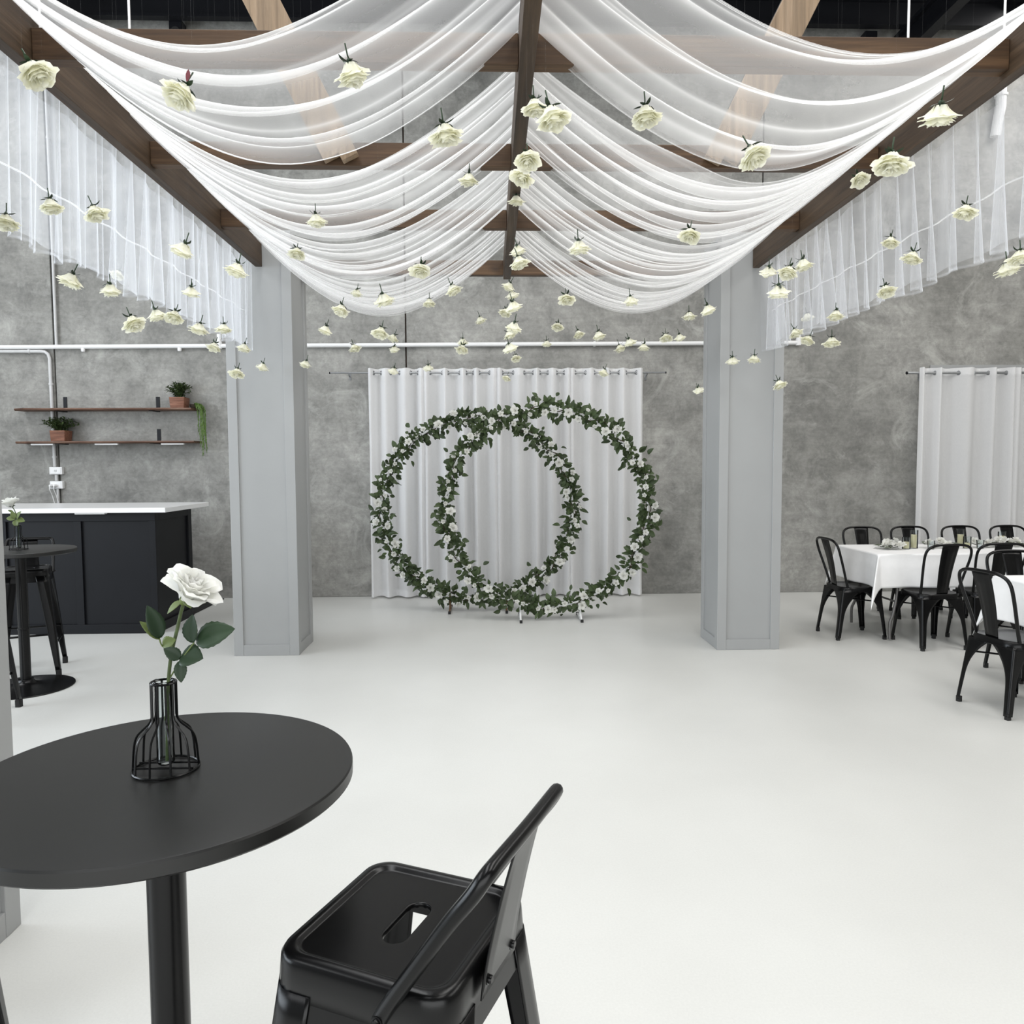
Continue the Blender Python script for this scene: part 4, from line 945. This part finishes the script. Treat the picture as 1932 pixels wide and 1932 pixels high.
# ------------------------------------------------------------------ wire vases with a rose
def wire_vase(loc, label):
    e = empty('wire_vase', loc, label=label, cat='vase', group='wire vases')
    r0, r1, w = 0.056, 0.0205, 0.0024
    cir = lambda r, z, n=40: [(r*math.cos(2*math.pi*k/n), r*math.sin(2*math.pi*k/n), z) for k in range(n)]
    MB().tube(cir(r0, w), w, 6, closed=True).build('base_ring', M['black'], e)
    MB().tube(cir(r1+0.001, 0.160), w*0.9, 6, closed=True).build('neck_ring', M['black'], e)
    for k in range(10):
        a = 2*math.pi*(k+0.35)/10
        pr = spline([(r0,0.002),(r0-0.0035,0.045),(r0-0.009,0.066),(r0-0.020,0.077),(0.028,0.084),(0.0225,0.092),(0.0215,0.105),(r1+0.001,0.160)] and
                    [(r0,0,0.002),(r0-0.0035,0,0.045),(r0-0.009,0,0.064),(r0-0.020,0,0.076),(0.0275,0,0.084),(0.0222,0,0.094),(0.0215,0,0.110),(r1+0.001,0,0.160)], 5)
        MB().tube([(p.x*math.cos(a), p.x*math.sin(a), p.z) for p in pr], w*0.85, 6).build('wire_rib', M['black'], e)
    for yy in (-0.014, 0.014):
        xx = math.sqrt(r0*r0-yy*yy); MB().tube([(-xx, yy, 0.006), (xx, yy, 0.006)], w*0.8, 6).build('cross_wire', M['black'], e)
    rt = 0.0155
    MB().lathe([(0.004,0.0095),(rt-0.003,0.010),(rt,0.014),(rt,0.158),(rt+0.0035,0.1625),(rt+0.003,0.164),(rt-0.0012,0.159),(rt-0.0012,0.016),(0.004,0.0135)], 24).build('glass_tube', M['glass'], e, smooth=0.9)
    return e
def serrated_leaf(ln, wd, bend, fold):
    mb = MB(); n = 14; m = 3
    def fn(u, v):
        uu = (u-0.5)*2
        w = wd*(math.sin(math.pi*(v**0.85*0.97+0.03)))**0.8
        if abs(uu) > 0.99: w *= 1+0.07*(int(v*n+0.5) % 2)
        vein = 0.02*wd*math.cos((v*7-abs(uu)*1.6)*2*math.pi)*(1-abs(uu))
        return (w*uu, ln*v, -bend*ln*v*v+fold*w*abs(uu)+vein)
    return mb.grid(fn, 6, n)
def leaf_obj(e, base, direction, normal, ln, wd, m, bend=0.15, fold=0.25):
    o = serrated_leaf(ln, wd, bend, fold).build('leaf', m, e, smooth=3.2, solid=0.0004)
    y = Vector(direction).normalized(); z = Vector(normal); x = y.cross(z).normalized(); z = x.cross(y)
    o.matrix_basis = Matrix.Translation(Vector(base)) @ Matrix((x, y, z)).transposed().to_4x4()
    return o
def vase_rose():
    # origin: foot of the stem inside the tube, on the near table
    ox, oy, oz = NT[0]+0.003, 1.37, 0.966
    e = empty('vase_rose', (ox, oy, oz), label='large white rose with dark leaves standing in the near wire vase', cat='rose')
    P = lambda x, z, y=0.0: (x-ox, y, z-oz)
    MB().tube(spline([P(-0.591,0.966), P(-0.588,1.03), P(-0.582,1.115,-0.004), P(-0.575,1.165,-0.004), P(-0.566,1.205), P(-0.557,1.24), P(-0.550,1.262)], 5), 0.0032, 8).build('stem', M['stem'], e)
    MB().lathe([(0.003,-0.006),(0.0045,-0.002),(0.004,0.004)], 8, (-0.5895-ox, 0)).build('stem_node', M['leafl'], e).location = (0, 0, 1.045-oz)
    c = Vector(P(-0.5495, 1.262)); ax = Vector((0.58, -0.16, 0.80)).normalized()
    x = ax.cross(Vector((0,0,1))).normalized(); y = ax.cross(x)
    m = Matrix.Translation(c) @ Matrix((x, y, ax)).transposed().to_4x4()
    for f in rose_petals(71, 0.98, cup=True):
        o = MB().grid(f, 9, 8).build('petal', M['petalw'], e, smooth=3.2); o.matrix_basis = m
    MB().lathe([(0.0035,-0.012),(0.008,-0.008),(0.010,0.0),(0.006,0.006)], 10).build('calyx', M['leafl'], e).matrix_basis = m
    for d, s in (((-0.9,-0.2,-0.5), 0.034), ((0.5,-0.8,-0.05), 0.032), ((-0.4,0.8,-0.2), 0.03), ((0.9,0.4,-0.1), 0.03)):
        leaf_obj(e, c+Vector(d)*0.006, d, (0.1,-0.6,0.8), s, 0.0075, M['leafl'], 0.3, 0.2).name = 'sepal'
    # right leaf spray
    sp = spline([P(-0.578,1.122,-0.004), P(-0.561,1.143,-0.02), P(-0.545,1.163,-0.03), P(-0.524,1.190,-0.03)], 5)
    MB().tube(sp, 0.0014, 6).build('leaf_stalk', M['leafl'], e)
    dk = M['leafd']
    leaf_obj(e, P(-0.520,1.192,-0.03), (0.86,-0.15,0.36), (-0.25,-0.85,0.5), 0.072, 0.0235, dk)
    leaf_obj(e, P(-0.528,1.190,-0.03), (0.0,-0.1,1.0), (-0.35,-0.9,0.15), 0.050, 0.0165, dk)
    leaf_obj(e, P(-0.547,1.166,-0.03), (0.72,-0.3,0.05), (-0.1,-0.75,0.66), 0.044, 0.0215, dk)
    leaf_obj(e, P(-0.549,1.162,-0.03), (-0.62,-0.3,0.58), (0.25,-0.8,0.5), 0.033, 0.0115, dk)
    leaf_obj(e, P(-0.549,1.158,-0.03), (0.12,-0.35,-0.93), (0.2,-0.9,0.25), 0.038, 0.0105, dk)
    # left leaf spray
    sp = spline([P(-0.573,1.168,-0.006), P(-0.584,1.182,-0.02), P(-0.587,1.198,-0.025)], 5)
    MB().tube(sp, 0.0013, 6).build('leaf_stalk', M['leafl'], e)
    leaf_obj(e, P(-0.585,1.198,-0.025), (-0.18,-0.2,0.95), (0.7,-0.65,0.2), 0.062, 0.0155, M['leafd'])
    leaf_obj(e, P(-0.587,1.196,-0.025), (-0.52,-0.3,0.8), (0.6,-0.6,0.5), 0.045, 0.009, M['leafl'])
    leaf_obj(e, P(-0.583,1.183,-0.02), (0.80,-0.3,0.45), (-0.2,-0.9,0.3), 0.028, 0.0115, M['leafl'])
    return e
wire_vase((NT[0], 1.372, 0.9505), 'black wire cage vase with glass tube on the near table')
vase_rose()
wire_vase((-3.186, 5.20, 0.9505), 'black wire cage vase on the far bar table')
def far_rose():
    ox, oy, oz = -3.184, 5.20, 0.967
    e = empty('vase_rose', (ox, oy, oz), label='white rose with bright green leaves in the far wire vase', cat='rose')
    MB().tube(spline([(0,0,0),(0.0,0,0.10),(0.006,0,0.17),(-0.02,0,0.25),(-0.038,0,0.275)], 5), 0.003, 6).build('stem', M['stem'], e)
    mm = Matrix.Translation((-0.04, 0, 0.268)) @ Matrix.Rotation(R(-14), 4, 'Y')
    for f in rose_petals(33, 1.15, cup=True):
        MB().grid(f, 5, 5).build('petal', M['petalw'], e, smooth=3.2).matrix_basis = mm
    for d in ((0.8,-0.3,0.4), (-0.8,-0.2,0.4), (0.1,-0.8,0.3)):
        leaf_obj(e, (-0.040,0,0.268), d, (0.1,-0.7,0.6), 0.038, 0.006, M['leafd']).name = 'sepal'
    for b, d, n, l, w in (((0.0,-0.01,0.19),(0.45,-0.2,0.8),(-0.4,-0.8,0.4),0.062,0.021), ((0.0,-0.01,0.185),(0.9,-0.2,-0.1),(0,-0.8,0.6),0.058,0.020), ((-0.005,-0.01,0.185),(0.1,-0.3,-0.9),(0,-0.9,0.2),0.05,0.021),
                          ((-0.01,-0.01,0.19),(-0.8,-0.2,0.15),(0.1,-0.8,0.6),0.055,0.020), ((-0.01,-0.01,0.195),(-0.3,-0.2,0.8),(0.2,-0.9,0.3),0.052,0.017), ((-0.02,-0.01,0.235),(-0.8,-0.1,0.4),(0.1,-0.8,0.5),0.04,0.008)):
        leaf_obj(e, b, d, n, l, w, M['leafl'])
far_rose()

# ------------------------------------------------------------------ stools and chairs (pressed metal)
def tapered_leg(top, foot, sx, sy, w_fn, n=14, r_top=0.012):
    """an angle-section leg: two flanges that meet in a rounded corner; sx, sy point outwards"""
    top = Vector(top); foot = Vector(foot)
    def fn(u, v):
        p = top.lerp(foot, v); w = w_fn(v); rr_ = min(max(0.012, r_top*(1-v*1.6)), w*0.65)
        # u 0..1 walks from the end of the x flange round the corner to the end of the y flange
        if u < 0.35: k = u/0.35; q = (-(w-(w-rr_)*k), 0)
        elif u > 0.65: k = (u-0.65)/0.35; q = (0, -(rr_+(w-rr_)*k))
        else:
            a = (u-0.35)/0.3*math.pi/2; q = (-rr_+rr_*math.sin(a), -rr_+rr_*math.cos(a))
        return (p.x+sx*q[0], p.y+sy*q[1], p.z)
    return MB().grid(fn, 14, n)
def bolt(e, loc, rot):
    b = MB().lathe([(0.0085,0),(0.0085,0.002),(0.0062,0.0025),(0.0062,0.006),(0.005,0.0075)], 12).build('bolt', M['black'], e)
    b.location = loc; b.rotation_euler = rot
def make_stool():
    """faces +Y; backrest at -Y"""
    e = empty('bar_stool', (0,0,0), cat='stool', label='', group='black metal bar stools')
    H, w = 0.775, 0.305
    n = 8
    def scale_loop(ww, r, z):
        q = rrect(ww, ww, r, z, n); o2 = []
        for i, p in enumerate(q):
            o2.append(p)
            if i % (n+1) == n:
                p2 = q[(i+1) % len(q)]
                o2 += [tuple(p[j]+(p2[j]-p[j])*f/10 for j in range(3)) for f in range(1, 10)]
        return o2
    out = scale_loop(w, 0.045, H)
    # stadium hole outline sampled to match the rounded square
    def hole(z, gx=0.0):
        res = []
        for p in scale_loop(w, 0.045, 0):
            a = math.atan2(p[1], p[0]); L_, r_ = 0.036, 0.0205+gx
            dx, dy = math.cos(a), math.sin(a)
            # ray against a stadium lying along x
            t = r_/abs(dy) if abs(dy) > 1e-6 else 9
            if abs(dx*t) > L_:
                s = 1 if dx > 0 else -1; cx = s*L_; b = dx*cx; t = b+math.sqrt(max(0, b*b-cx*cx+r_*r_))
            res.append((dx*t, dy*t, z))
        return res
    loops = [hole(H-0.015), hole(H-0.0080), hole(H-0.0068, 0.001), hole(H-0.0065, 0.0025), hole(H-0.0065, 0.006),
             scale_loop(w-0.075, 0.024, H-0.0065), scale_loop(w-0.064, 0.026, H-0.0065),
             scale_loop(w-0.058, 0.028, H-0.0065), scale_loop(w-0.050, 0.030, H-0.0055), scale_loop(w-0.044, 0.032, H-0.0015),
             scale_loop(w-0.030, 0.036, H), scale_loop(w-0.012, 0.042, H-0.0022), scale_loop(w-0.002, 0.046, H-0.010), scale_loop(w, 0.047, H-0.020), scale_loop(w+0.005, 0.048, H-0.060), scale_loop(w+0.003, 0.047, H-0.061), scale_loop(w-0.002, 0.044, H-0.058), scale_loop(w-0.006, 0.042, H-0.02)]
    MB().loft(loops, False, False).build('seat', M['black'], e, smooth=0.9)
    for sx in (-1, 1):
        for sy in (-1, 1):
            t = (sx*(w/2+0.0015), sy*(w/2+0.0015), H-0.050); f = (sx*0.215, sy*0.215, 0.022)
            lg = tapered_leg(t, f, sx, sy, lambda v: 0.080-0.048*min(1, v*1.02), 14, 0.046).build('leg', M['black'], e, smooth=1.0, solid=0.0025)
            MB().loft([[(f[0]-sx*0.016+0.5*q[0], f[1]-sy*0.016+0.5*q[1], z) for q in rrect(0.07,0.07,0.014,0,3)] for z in (0.0, 0.045)]).build('rubber_foot', M['rubber'], lg)
    # skirt plates between the legs
    for a in range(4):
        m = Matrix.Rotation(a*math.pi/2, 4, 'Z')
        vs = [(-0.085,-w/2+0.0005,H-0.052),(0.085,-w/2+0.0005,H-0.052),(0.085,-w/2-0.003,H-0.095),(-0.085,-w/2-0.003,H-0.095)]
        MB().add([m @ Vector(v) for v in vs], [(0,1,2,3)]).build('skirt', M['black'], e, smooth=0, solid=0.002)
    # foot rails
    k = lambda z: w/2+(0.215-w/2)*(H-0.045-z)/(H-0.067)-0.012
    for a in range(4):
        z = 0.225 if a % 2 else 0.30; q = k(z); m = Matrix.Rotation(a*math.pi/2, 4, 'Z')
        MB().tube([m @ Vector((-q,-q,z)), m @ Vector((q,-q,z))], 0.0075, 10).build('foot_rail', M['black'], e)
    # backrest: bent tube, flattened where it is bolted to the seat sides
    c = []
    half = [(0.158,-0.046,H-0.047),(0.158,-0.062,H-0.020),(0.157,-0.104,H+0.042),(0.155,-0.152,H+0.112),(0.151,-0.187,H+0.158),(0.142,-0.203,H+0.183),(0.115,-0.208,H+0.190),(0.0,-0.210,H+0.191)]
    pts = spline([(-x,y,z) for x, y, z in half]+[(x,y,z) for x, y, z in half[-2::-1]], 6)
    rad = []
    for p in pts: rad.append(0.0115)
    mb = MB().tube(pts, 0.0125, 12, flat=0.92)
    bk = mb.build('back_tube', M['black'], e, smooth=1.2)
    for s in (-1, 1):
        bolt(e, (s*0.169, -0.050, H-0.040), (0, s*R(90), 0))
    def sp(u, v):
        wv = 0.064-0.014*v
        x = (u-0.5)*2*wv
        z = (H-0.052)+0.232*v
        y = -w/2-0.0065-0.050*v**1.6+0.020*v*v*0-0.003*math.sin(math.pi*v)
        y -= 0.003*(1 if abs(u-0.5) < 0.34 else 0)*math.sin(math.pi*min(1, v*1.1))
        return (x, y-0.0*v, z)
    so = MB().grid(sp, 12, 14).build('back_splat', M['black'], e, smooth=0.8, solid=0.0022)
    for s in (-1, 1): bolt(e, (s*0.044, -w/2-0.0085, H-0.030), (R(90), 0, 0))
    return e
stool = make_stool()
spots = [((-0.137, 1.180), 66, 'black metal bar stool with low back in the foreground'),
         ((-3.383, 5.600), 203, 'black metal bar stool behind the far bar table'),
         ((-3.168, 4.578), 0, 'black metal bar stool mostly hidden by the near column'),
         ((-1.322, 1.572), -70, 'black metal bar stool at the lower left corner, only a leg showing')]
for i, ((x, y), a, l) in enumerate(spots):
    o = stool if i == 0 else copy_tree(stool)
    o.location = (x, y, 0); o.rotation_euler = (0, 0, R(a)); o['label'] = l

def make_chair():
    """bistro chair of pressed steel; faces +Y, backrest at -Y"""
    e = empty('metal_chair', (0,0,0), cat='chair', label='', group='black metal dining chairs')
    H = 0.45
    def lp(w, d, r, z, sh=0.0): return rrect(w, d, r, z, 7, 0, sh)
    W_, D_ = 0.355, 0.350
    loops = [lp(0.02,0.02,0.008,H-0.010), lp(0.20,0.20,0.05,H-0.009), lp(W_-0.06,D_-0.06,0.07,H-0.006), lp(W_-0.035,D_-0.035,0.08,H-0.001), lp(W_-0.015,D_-0.015,0.085,H), lp(W_,D_,0.09,H-0.008), lp(W_+0.004,D_+0.004,0.09,H-0.040), lp(W_-0.002,D_-0.002,0.088,H-0.042), lp(W_-0.008,D_-0.008,0.085,H-0.02)]
    MB().loft(loops, True, False).build('seat', M['black'], e, smooth=0.9)
    def arch(v):
        return 0.032+0.125*max(0, 1-v/0.62)**2.6+0.012*max(0, 1-v)
    for sx in (-1, 1):
        for sy in (-1, 1):
            t = (sx*(W_/2-0.006), sy*(D_/2-0.006), H-0.030); f = (sx*0.198, sy*0.215 if sy > 0 else -0.225, 0.02)
            lg = tapered_leg(t, f, sx, sy, arch, 18).build('leg', M['black'], e, smooth=1.0, solid=0.0025)
            MB().loft([[(f[0]-sx*0.015+0.5*q[0], f[1]-sy*0.015+0.5*q[1], z) for q in rrect(0.056,0.056,0.012,0,3)] for z in (0.0, 0.035)]).build('rubber_foot', M['rubber'], lg)
    for s in (-1, 1):
        MB().tube([(-0.165*s, -0.165, H-0.125), (0.165*s, 0.165, H-0.125-0.004*s)], 0.006, 8).build('cross_brace', M['black'], e)
    half = [(0.158,-0.120,H-0.006),(0.163,-0.140,H+0.06),(0.176,-0.170,H+0.16),(0.190,-0.206,H+0.27),(0.190,-0.226,H+0.335),(0.172,-0.240,H+0.375),(0.125,-0.250,H+0.398),(0.06,-0.255,H+0.405),(0.0,-0.256,H+0.406)]
    pts = spline([(-x,y,z) for x, y, z in half]+[(x,y,z) for x, y, z in half[-2::-1]], 5)
    MB().tube(pts, 0.0105, 10).build('back_tube', M['black'], e, smooth=1.2)
    def sp(u, v):
        wv = 0.046+0.024*v
        x = (u-0.5)*2*wv
        z = H-0.012+0.416*v
        y = -0.158-0.098*v+0.012*math.sin(math.pi*v)-0.006*(1 if 0.2 < u < 0.8 else 0)*(1 if 0.10 < v < 0.93 else 0)
        return (x, y, z)
    MB().grid(sp, 10, 16).build('back_splat', M['black'], e, smooth=0.8, solid=0.0022)
    return e
chair = make_chair()
CH = [((3.155, 6.475), -88, 'black metal chair at the left end of the far dining table'),
      ((3.625, 6.105), 3, 'black metal chair at the near side of the far table, nearest the cloth corner'),
      ((4.115, 6.15), -4, 'black metal chair at the near side of the far table, second from the cloth corner'),
      ((3.765, 7.33), 178, 'black metal chair behind the far table, leftmost of its row'),
      ((4.270, 7.34), 181, 'black metal chair behind the far table, second from the left'),
      ((4.790, 7.34), 179, 'black metal chair behind the far table, third from the left'),
      ((5.290, 7.33), 182, 'black metal chair behind the far table, cut by the right edge'),
      ((3.190, 4.475), -80, 'black metal chair at the end of the near table, closest to the camera'),
      ((3.80, 5.16), 176, 'black metal chair behind the near table, at the right edge')]
for i, ((x, y), a, l) in enumerate(CH):
    o = chair if i == 0 else copy_tree(chair)
    o.location = (x, y, 0); o.rotation_euler = (0, 0, R(a)); o['label'] = l

# ------------------------------------------------------------------ dining tables and what stands on them
def dining_table(x0, x1, y0, y1, label, lab2, ov, seed):
    cx, cy, h = (x0+x1)/2, (y0+y1)/2, 0.742; hx, hy = (x1-x0)/2-0.004, (y1-y0)/2-0.004
    e = empty('dining_table', (cx, cy, 0), label=label, cat='table', group='dining tables under white cloths')
    MB().box(-hx+0.006, hx-0.006, -hy+0.006, hy-0.006, 0.705, 0.735).build('table_top', M['white'], e, smooth=0, bevel=0.004)
    for s in (-1, 1):
        for q in (-1, 1):
            MB().tube(spline([(s*(hx-0.20), q*(hy-0.05), 0.705), (s*(hx-0.19), q*(hy-0.05), 0.40), (s*(hx-0.155), q*(hy-0.045), 0.22), (s*(hx-0.13), q*(hy-0.04), 0.15), (s*(hx-0.13), q*(hy-0.04), 0.012)], 5), 0.0125, 10).build('leg', M['legmetal'], e)
        MB().tube([(s*(hx-0.18), -hy+0.05, 0.33), (s*(hx-0.18), hy-0.05, 0.33)], 0.009, 8).build('leg_brace', M['legmetal'], e)
    # cloth
    c = empty('tablecloth', (cx, cy, 0), label=lab2, cat='tablecloth', group='white tablecloths')
    Lx, Ly = hx+ov, hy+ov
    def fn(u, v):
        a, b = (u-0.5)*2*Lx, (v-0.5)*2*Ly
        dx, dy = max(0, abs(a)-hx), max(0, abs(b)-hy)
        sx, sy = (1 if a > 0 else -1), (1 if b > 0 else -1)
        px, py = max(-hx, min(hx, a)), max(-hy, min(hy, b))
        if dx == 0 and dy == 0: return (px, py, h)
        d = math.hypot(dx, dy); ang = math.atan2(dy, dx)
        s2 = math.sin(2*ang)
        along = a if dy > dx else b
        wv = 0.016*math.sin(along*9+seed)+0.010*math.sin(along*17+seed*2)
        soft = min(1, d/0.10)
        f = d/ov
        # the corner of the cloth hangs in a pointed fold that stands away from the table
        out = 0.012+0.030*f*soft+wv*f*(1-s2)
        diag = (0.20 if sy < 0 else 0.07)*(s2**1.2)*f*0.72
        ox = out*math.cos(ang)+diag*0.60; oy = out*math.sin(ang)+diag*0.80
        r = 0.012; dz = d-r*(1-math.exp(-d/r))*0.4
        return (px+sx*ox, py+sy*oy, h-dz*(1+0.10*s2))
    nu, nv = 96, 64
    # denser rows at the edges
    def warp(t, half, tot):
        # spend 30% of the rows on each overhang
        if t < 0.3: return t/0.3*(ov/(2*tot))
        if t > 0.7: return 1-(1-t)/0.3*(ov/(2*tot))
        return (ov+(t-0.3)/0.4*(2*half))/(2*tot)
    MB().grid(lambda u, v: fn(warp(u, hx, Lx), warp(v, hy, Ly)), nu, nv).build('cloth', M['cloth'], c, smooth=1.5, solid=0.0012)
    return e
dining_table(3.25, 5.65, 6.215, 6.985, 'long dining table under a white cloth, farther of the two', 'white tablecloth with a pointed hanging corner on the far table', 0.284, 1.0)
dining_table(3.40, 5.80, 4.215, 4.985, 'dining table under a white cloth at the right edge, nearer one', 'white tablecloth of the near table, cut by the right edge', 0.284, 4.0)

TZ = 0.7445
def candle(x, y, hg, hc, r, label):
    e = empty('candle_glass', (x, y, TZ), label=label, cat='candle', group='candles in glass cylinders')
    MB().lathe([(r-0.004,0.0),(r,0.001),(r,hg),(r-0.002,hg),(r-0.002,0.005),(0.002,0.005)], 24).build('glass_cylinder', M['glass'], e, smooth=0.8)
    cd = MB().lathe([(r-0.005,0.006),(r-0.004,0.008),(r-0.004,hc-0.003),(r-0.007,hc),(0.006,hc-0.002)], 24).build('wax', M['wax'], e, smooth=0.8)
    MB().tube([(0,0,hc-0.003),(0.001,0,hc+0.012)], 0.0012, 6).build('wick', M['rubber'], cd)
candle(3.68, 6.57, 0.105, 0.062, 0.034, 'short cream candle in glass, leftmost on the far table')
candle(3.775, 6.62, 0.162, 0.120, 0.034, 'tall cream candle in glass beside the leftmost short candle')
candle(4.35, 6.86, 0.145, 0.095, 0.036, 'cream candle in glass behind the near chair back')
candle(4.235, 6.58, 0.105, 0.048, 0.032, 'short cream candle in glass between the near chair backs')
candle(4.70, 6.80, 0.125, 0.085, 0.034, 'cream candle in glass standing among white flowers')
candle(5.05, 6.66, 0.125, 0.085, 0.034, 'cream candle in glass near the right edge')

def table_bunch(x, y, seed, label, nf, nl, lx=0.12, ly=0.06, m=None):
    rnd = random.Random(seed)
    e = empty('flower_bunch', (x, y, TZ), label=label, cat='flowers', group='flower bunches on the far table')
    for k in range(nf):
        o = bpy.data.objects.new('rose', BL[k % 3]); C.objects.link(o); o.parent = e
        if m: o = o
        z = Vector((rnd.uniform(-0.7,0.7), rnd.uniform(-1,0.2), rnd.uniform(0.4,1))).normalized(); xx = z.cross(Vector((0.1,1,0))).normalized(); yy = z.cross(xx)
        s = rnd.uniform(0.95, 1.35)
        o.matrix_basis = Matrix.Translation((rnd.uniform(-lx,lx)*0.75, rnd.uniform(-ly,ly), rnd.uniform(0.030,0.055))) @ Matrix((xx,yy,z)).transposed().to_4x4() @ Matrix.Scale(s, 4)
    for k in range(nl):
        vs, fs = leaf_mesh(rnd.uniform(0.05,0.085), rnd.uniform(0.011,0.018), rnd.uniform(0,0.3))
        o = MB().add(vs, fs).build('leaf', M['sage'] if k % 3 else M['leaf'], e, smooth=3.2)
        o.location = (rnd.uniform(-lx,lx), rnd.uniform(-ly,ly), rnd.uniform(0.012,0.035)); o.rotation_euler = (rnd.uniform(0.05,0.35), rnd.uniform(-0.25,0.25), rnd.uniform(0,6.28))
table_bunch(3.535, 6.57, 1, 'white rose and grey-green leaf bunch at the left end of the table', 5, 26, 0.10, 0.07)
table_bunch(3.62, 6.70, 2, 'loose white bloom bunch behind the leftmost candles', 3, 14, 0.09, 0.05)
table_bunch(4.02, 6.60, 3, 'low greenery with pale blooms right of the tall candle', 4, 24, 0.13, 0.06)
table_bunch(4.42, 6.66, 4, 'white bloom bunch between the second and third near chairs', 4, 20, 0.12, 0.06)
table_bunch(4.68, 6.68, 5, 'white rose bunch around the candle at right', 6, 26, 0.14, 0.06)
table_bunch(5.02, 6.60, 6, 'white blooms and leaves at the right edge of the far table', 4, 20, 0.11, 0.05)
def tumbler(x, y, label):
    e = empty('small_glass', (x, y, TZ), label=label, cat='glass', group='small clear glasses')
    MB().lathe([(0.024,0.0),(0.026,0.002),(0.032,0.075),(0.030,0.075),(0.024,0.008),(0.002,0.007)], 20).build('glass_body', M['glass'], e, smooth=0.8)
    MB().lathe([(0.024,0.0078),(0.0255,0.035),(0.002,0.036)], 16).build('white_filling', M['white'], e, smooth=0.8)
tumbler(3.885, 6.54, 'small clear glass with white filling right of the tall candle')
tumbler(4.33, 6.545, 'small clear glass beside the short candle between the chairs')
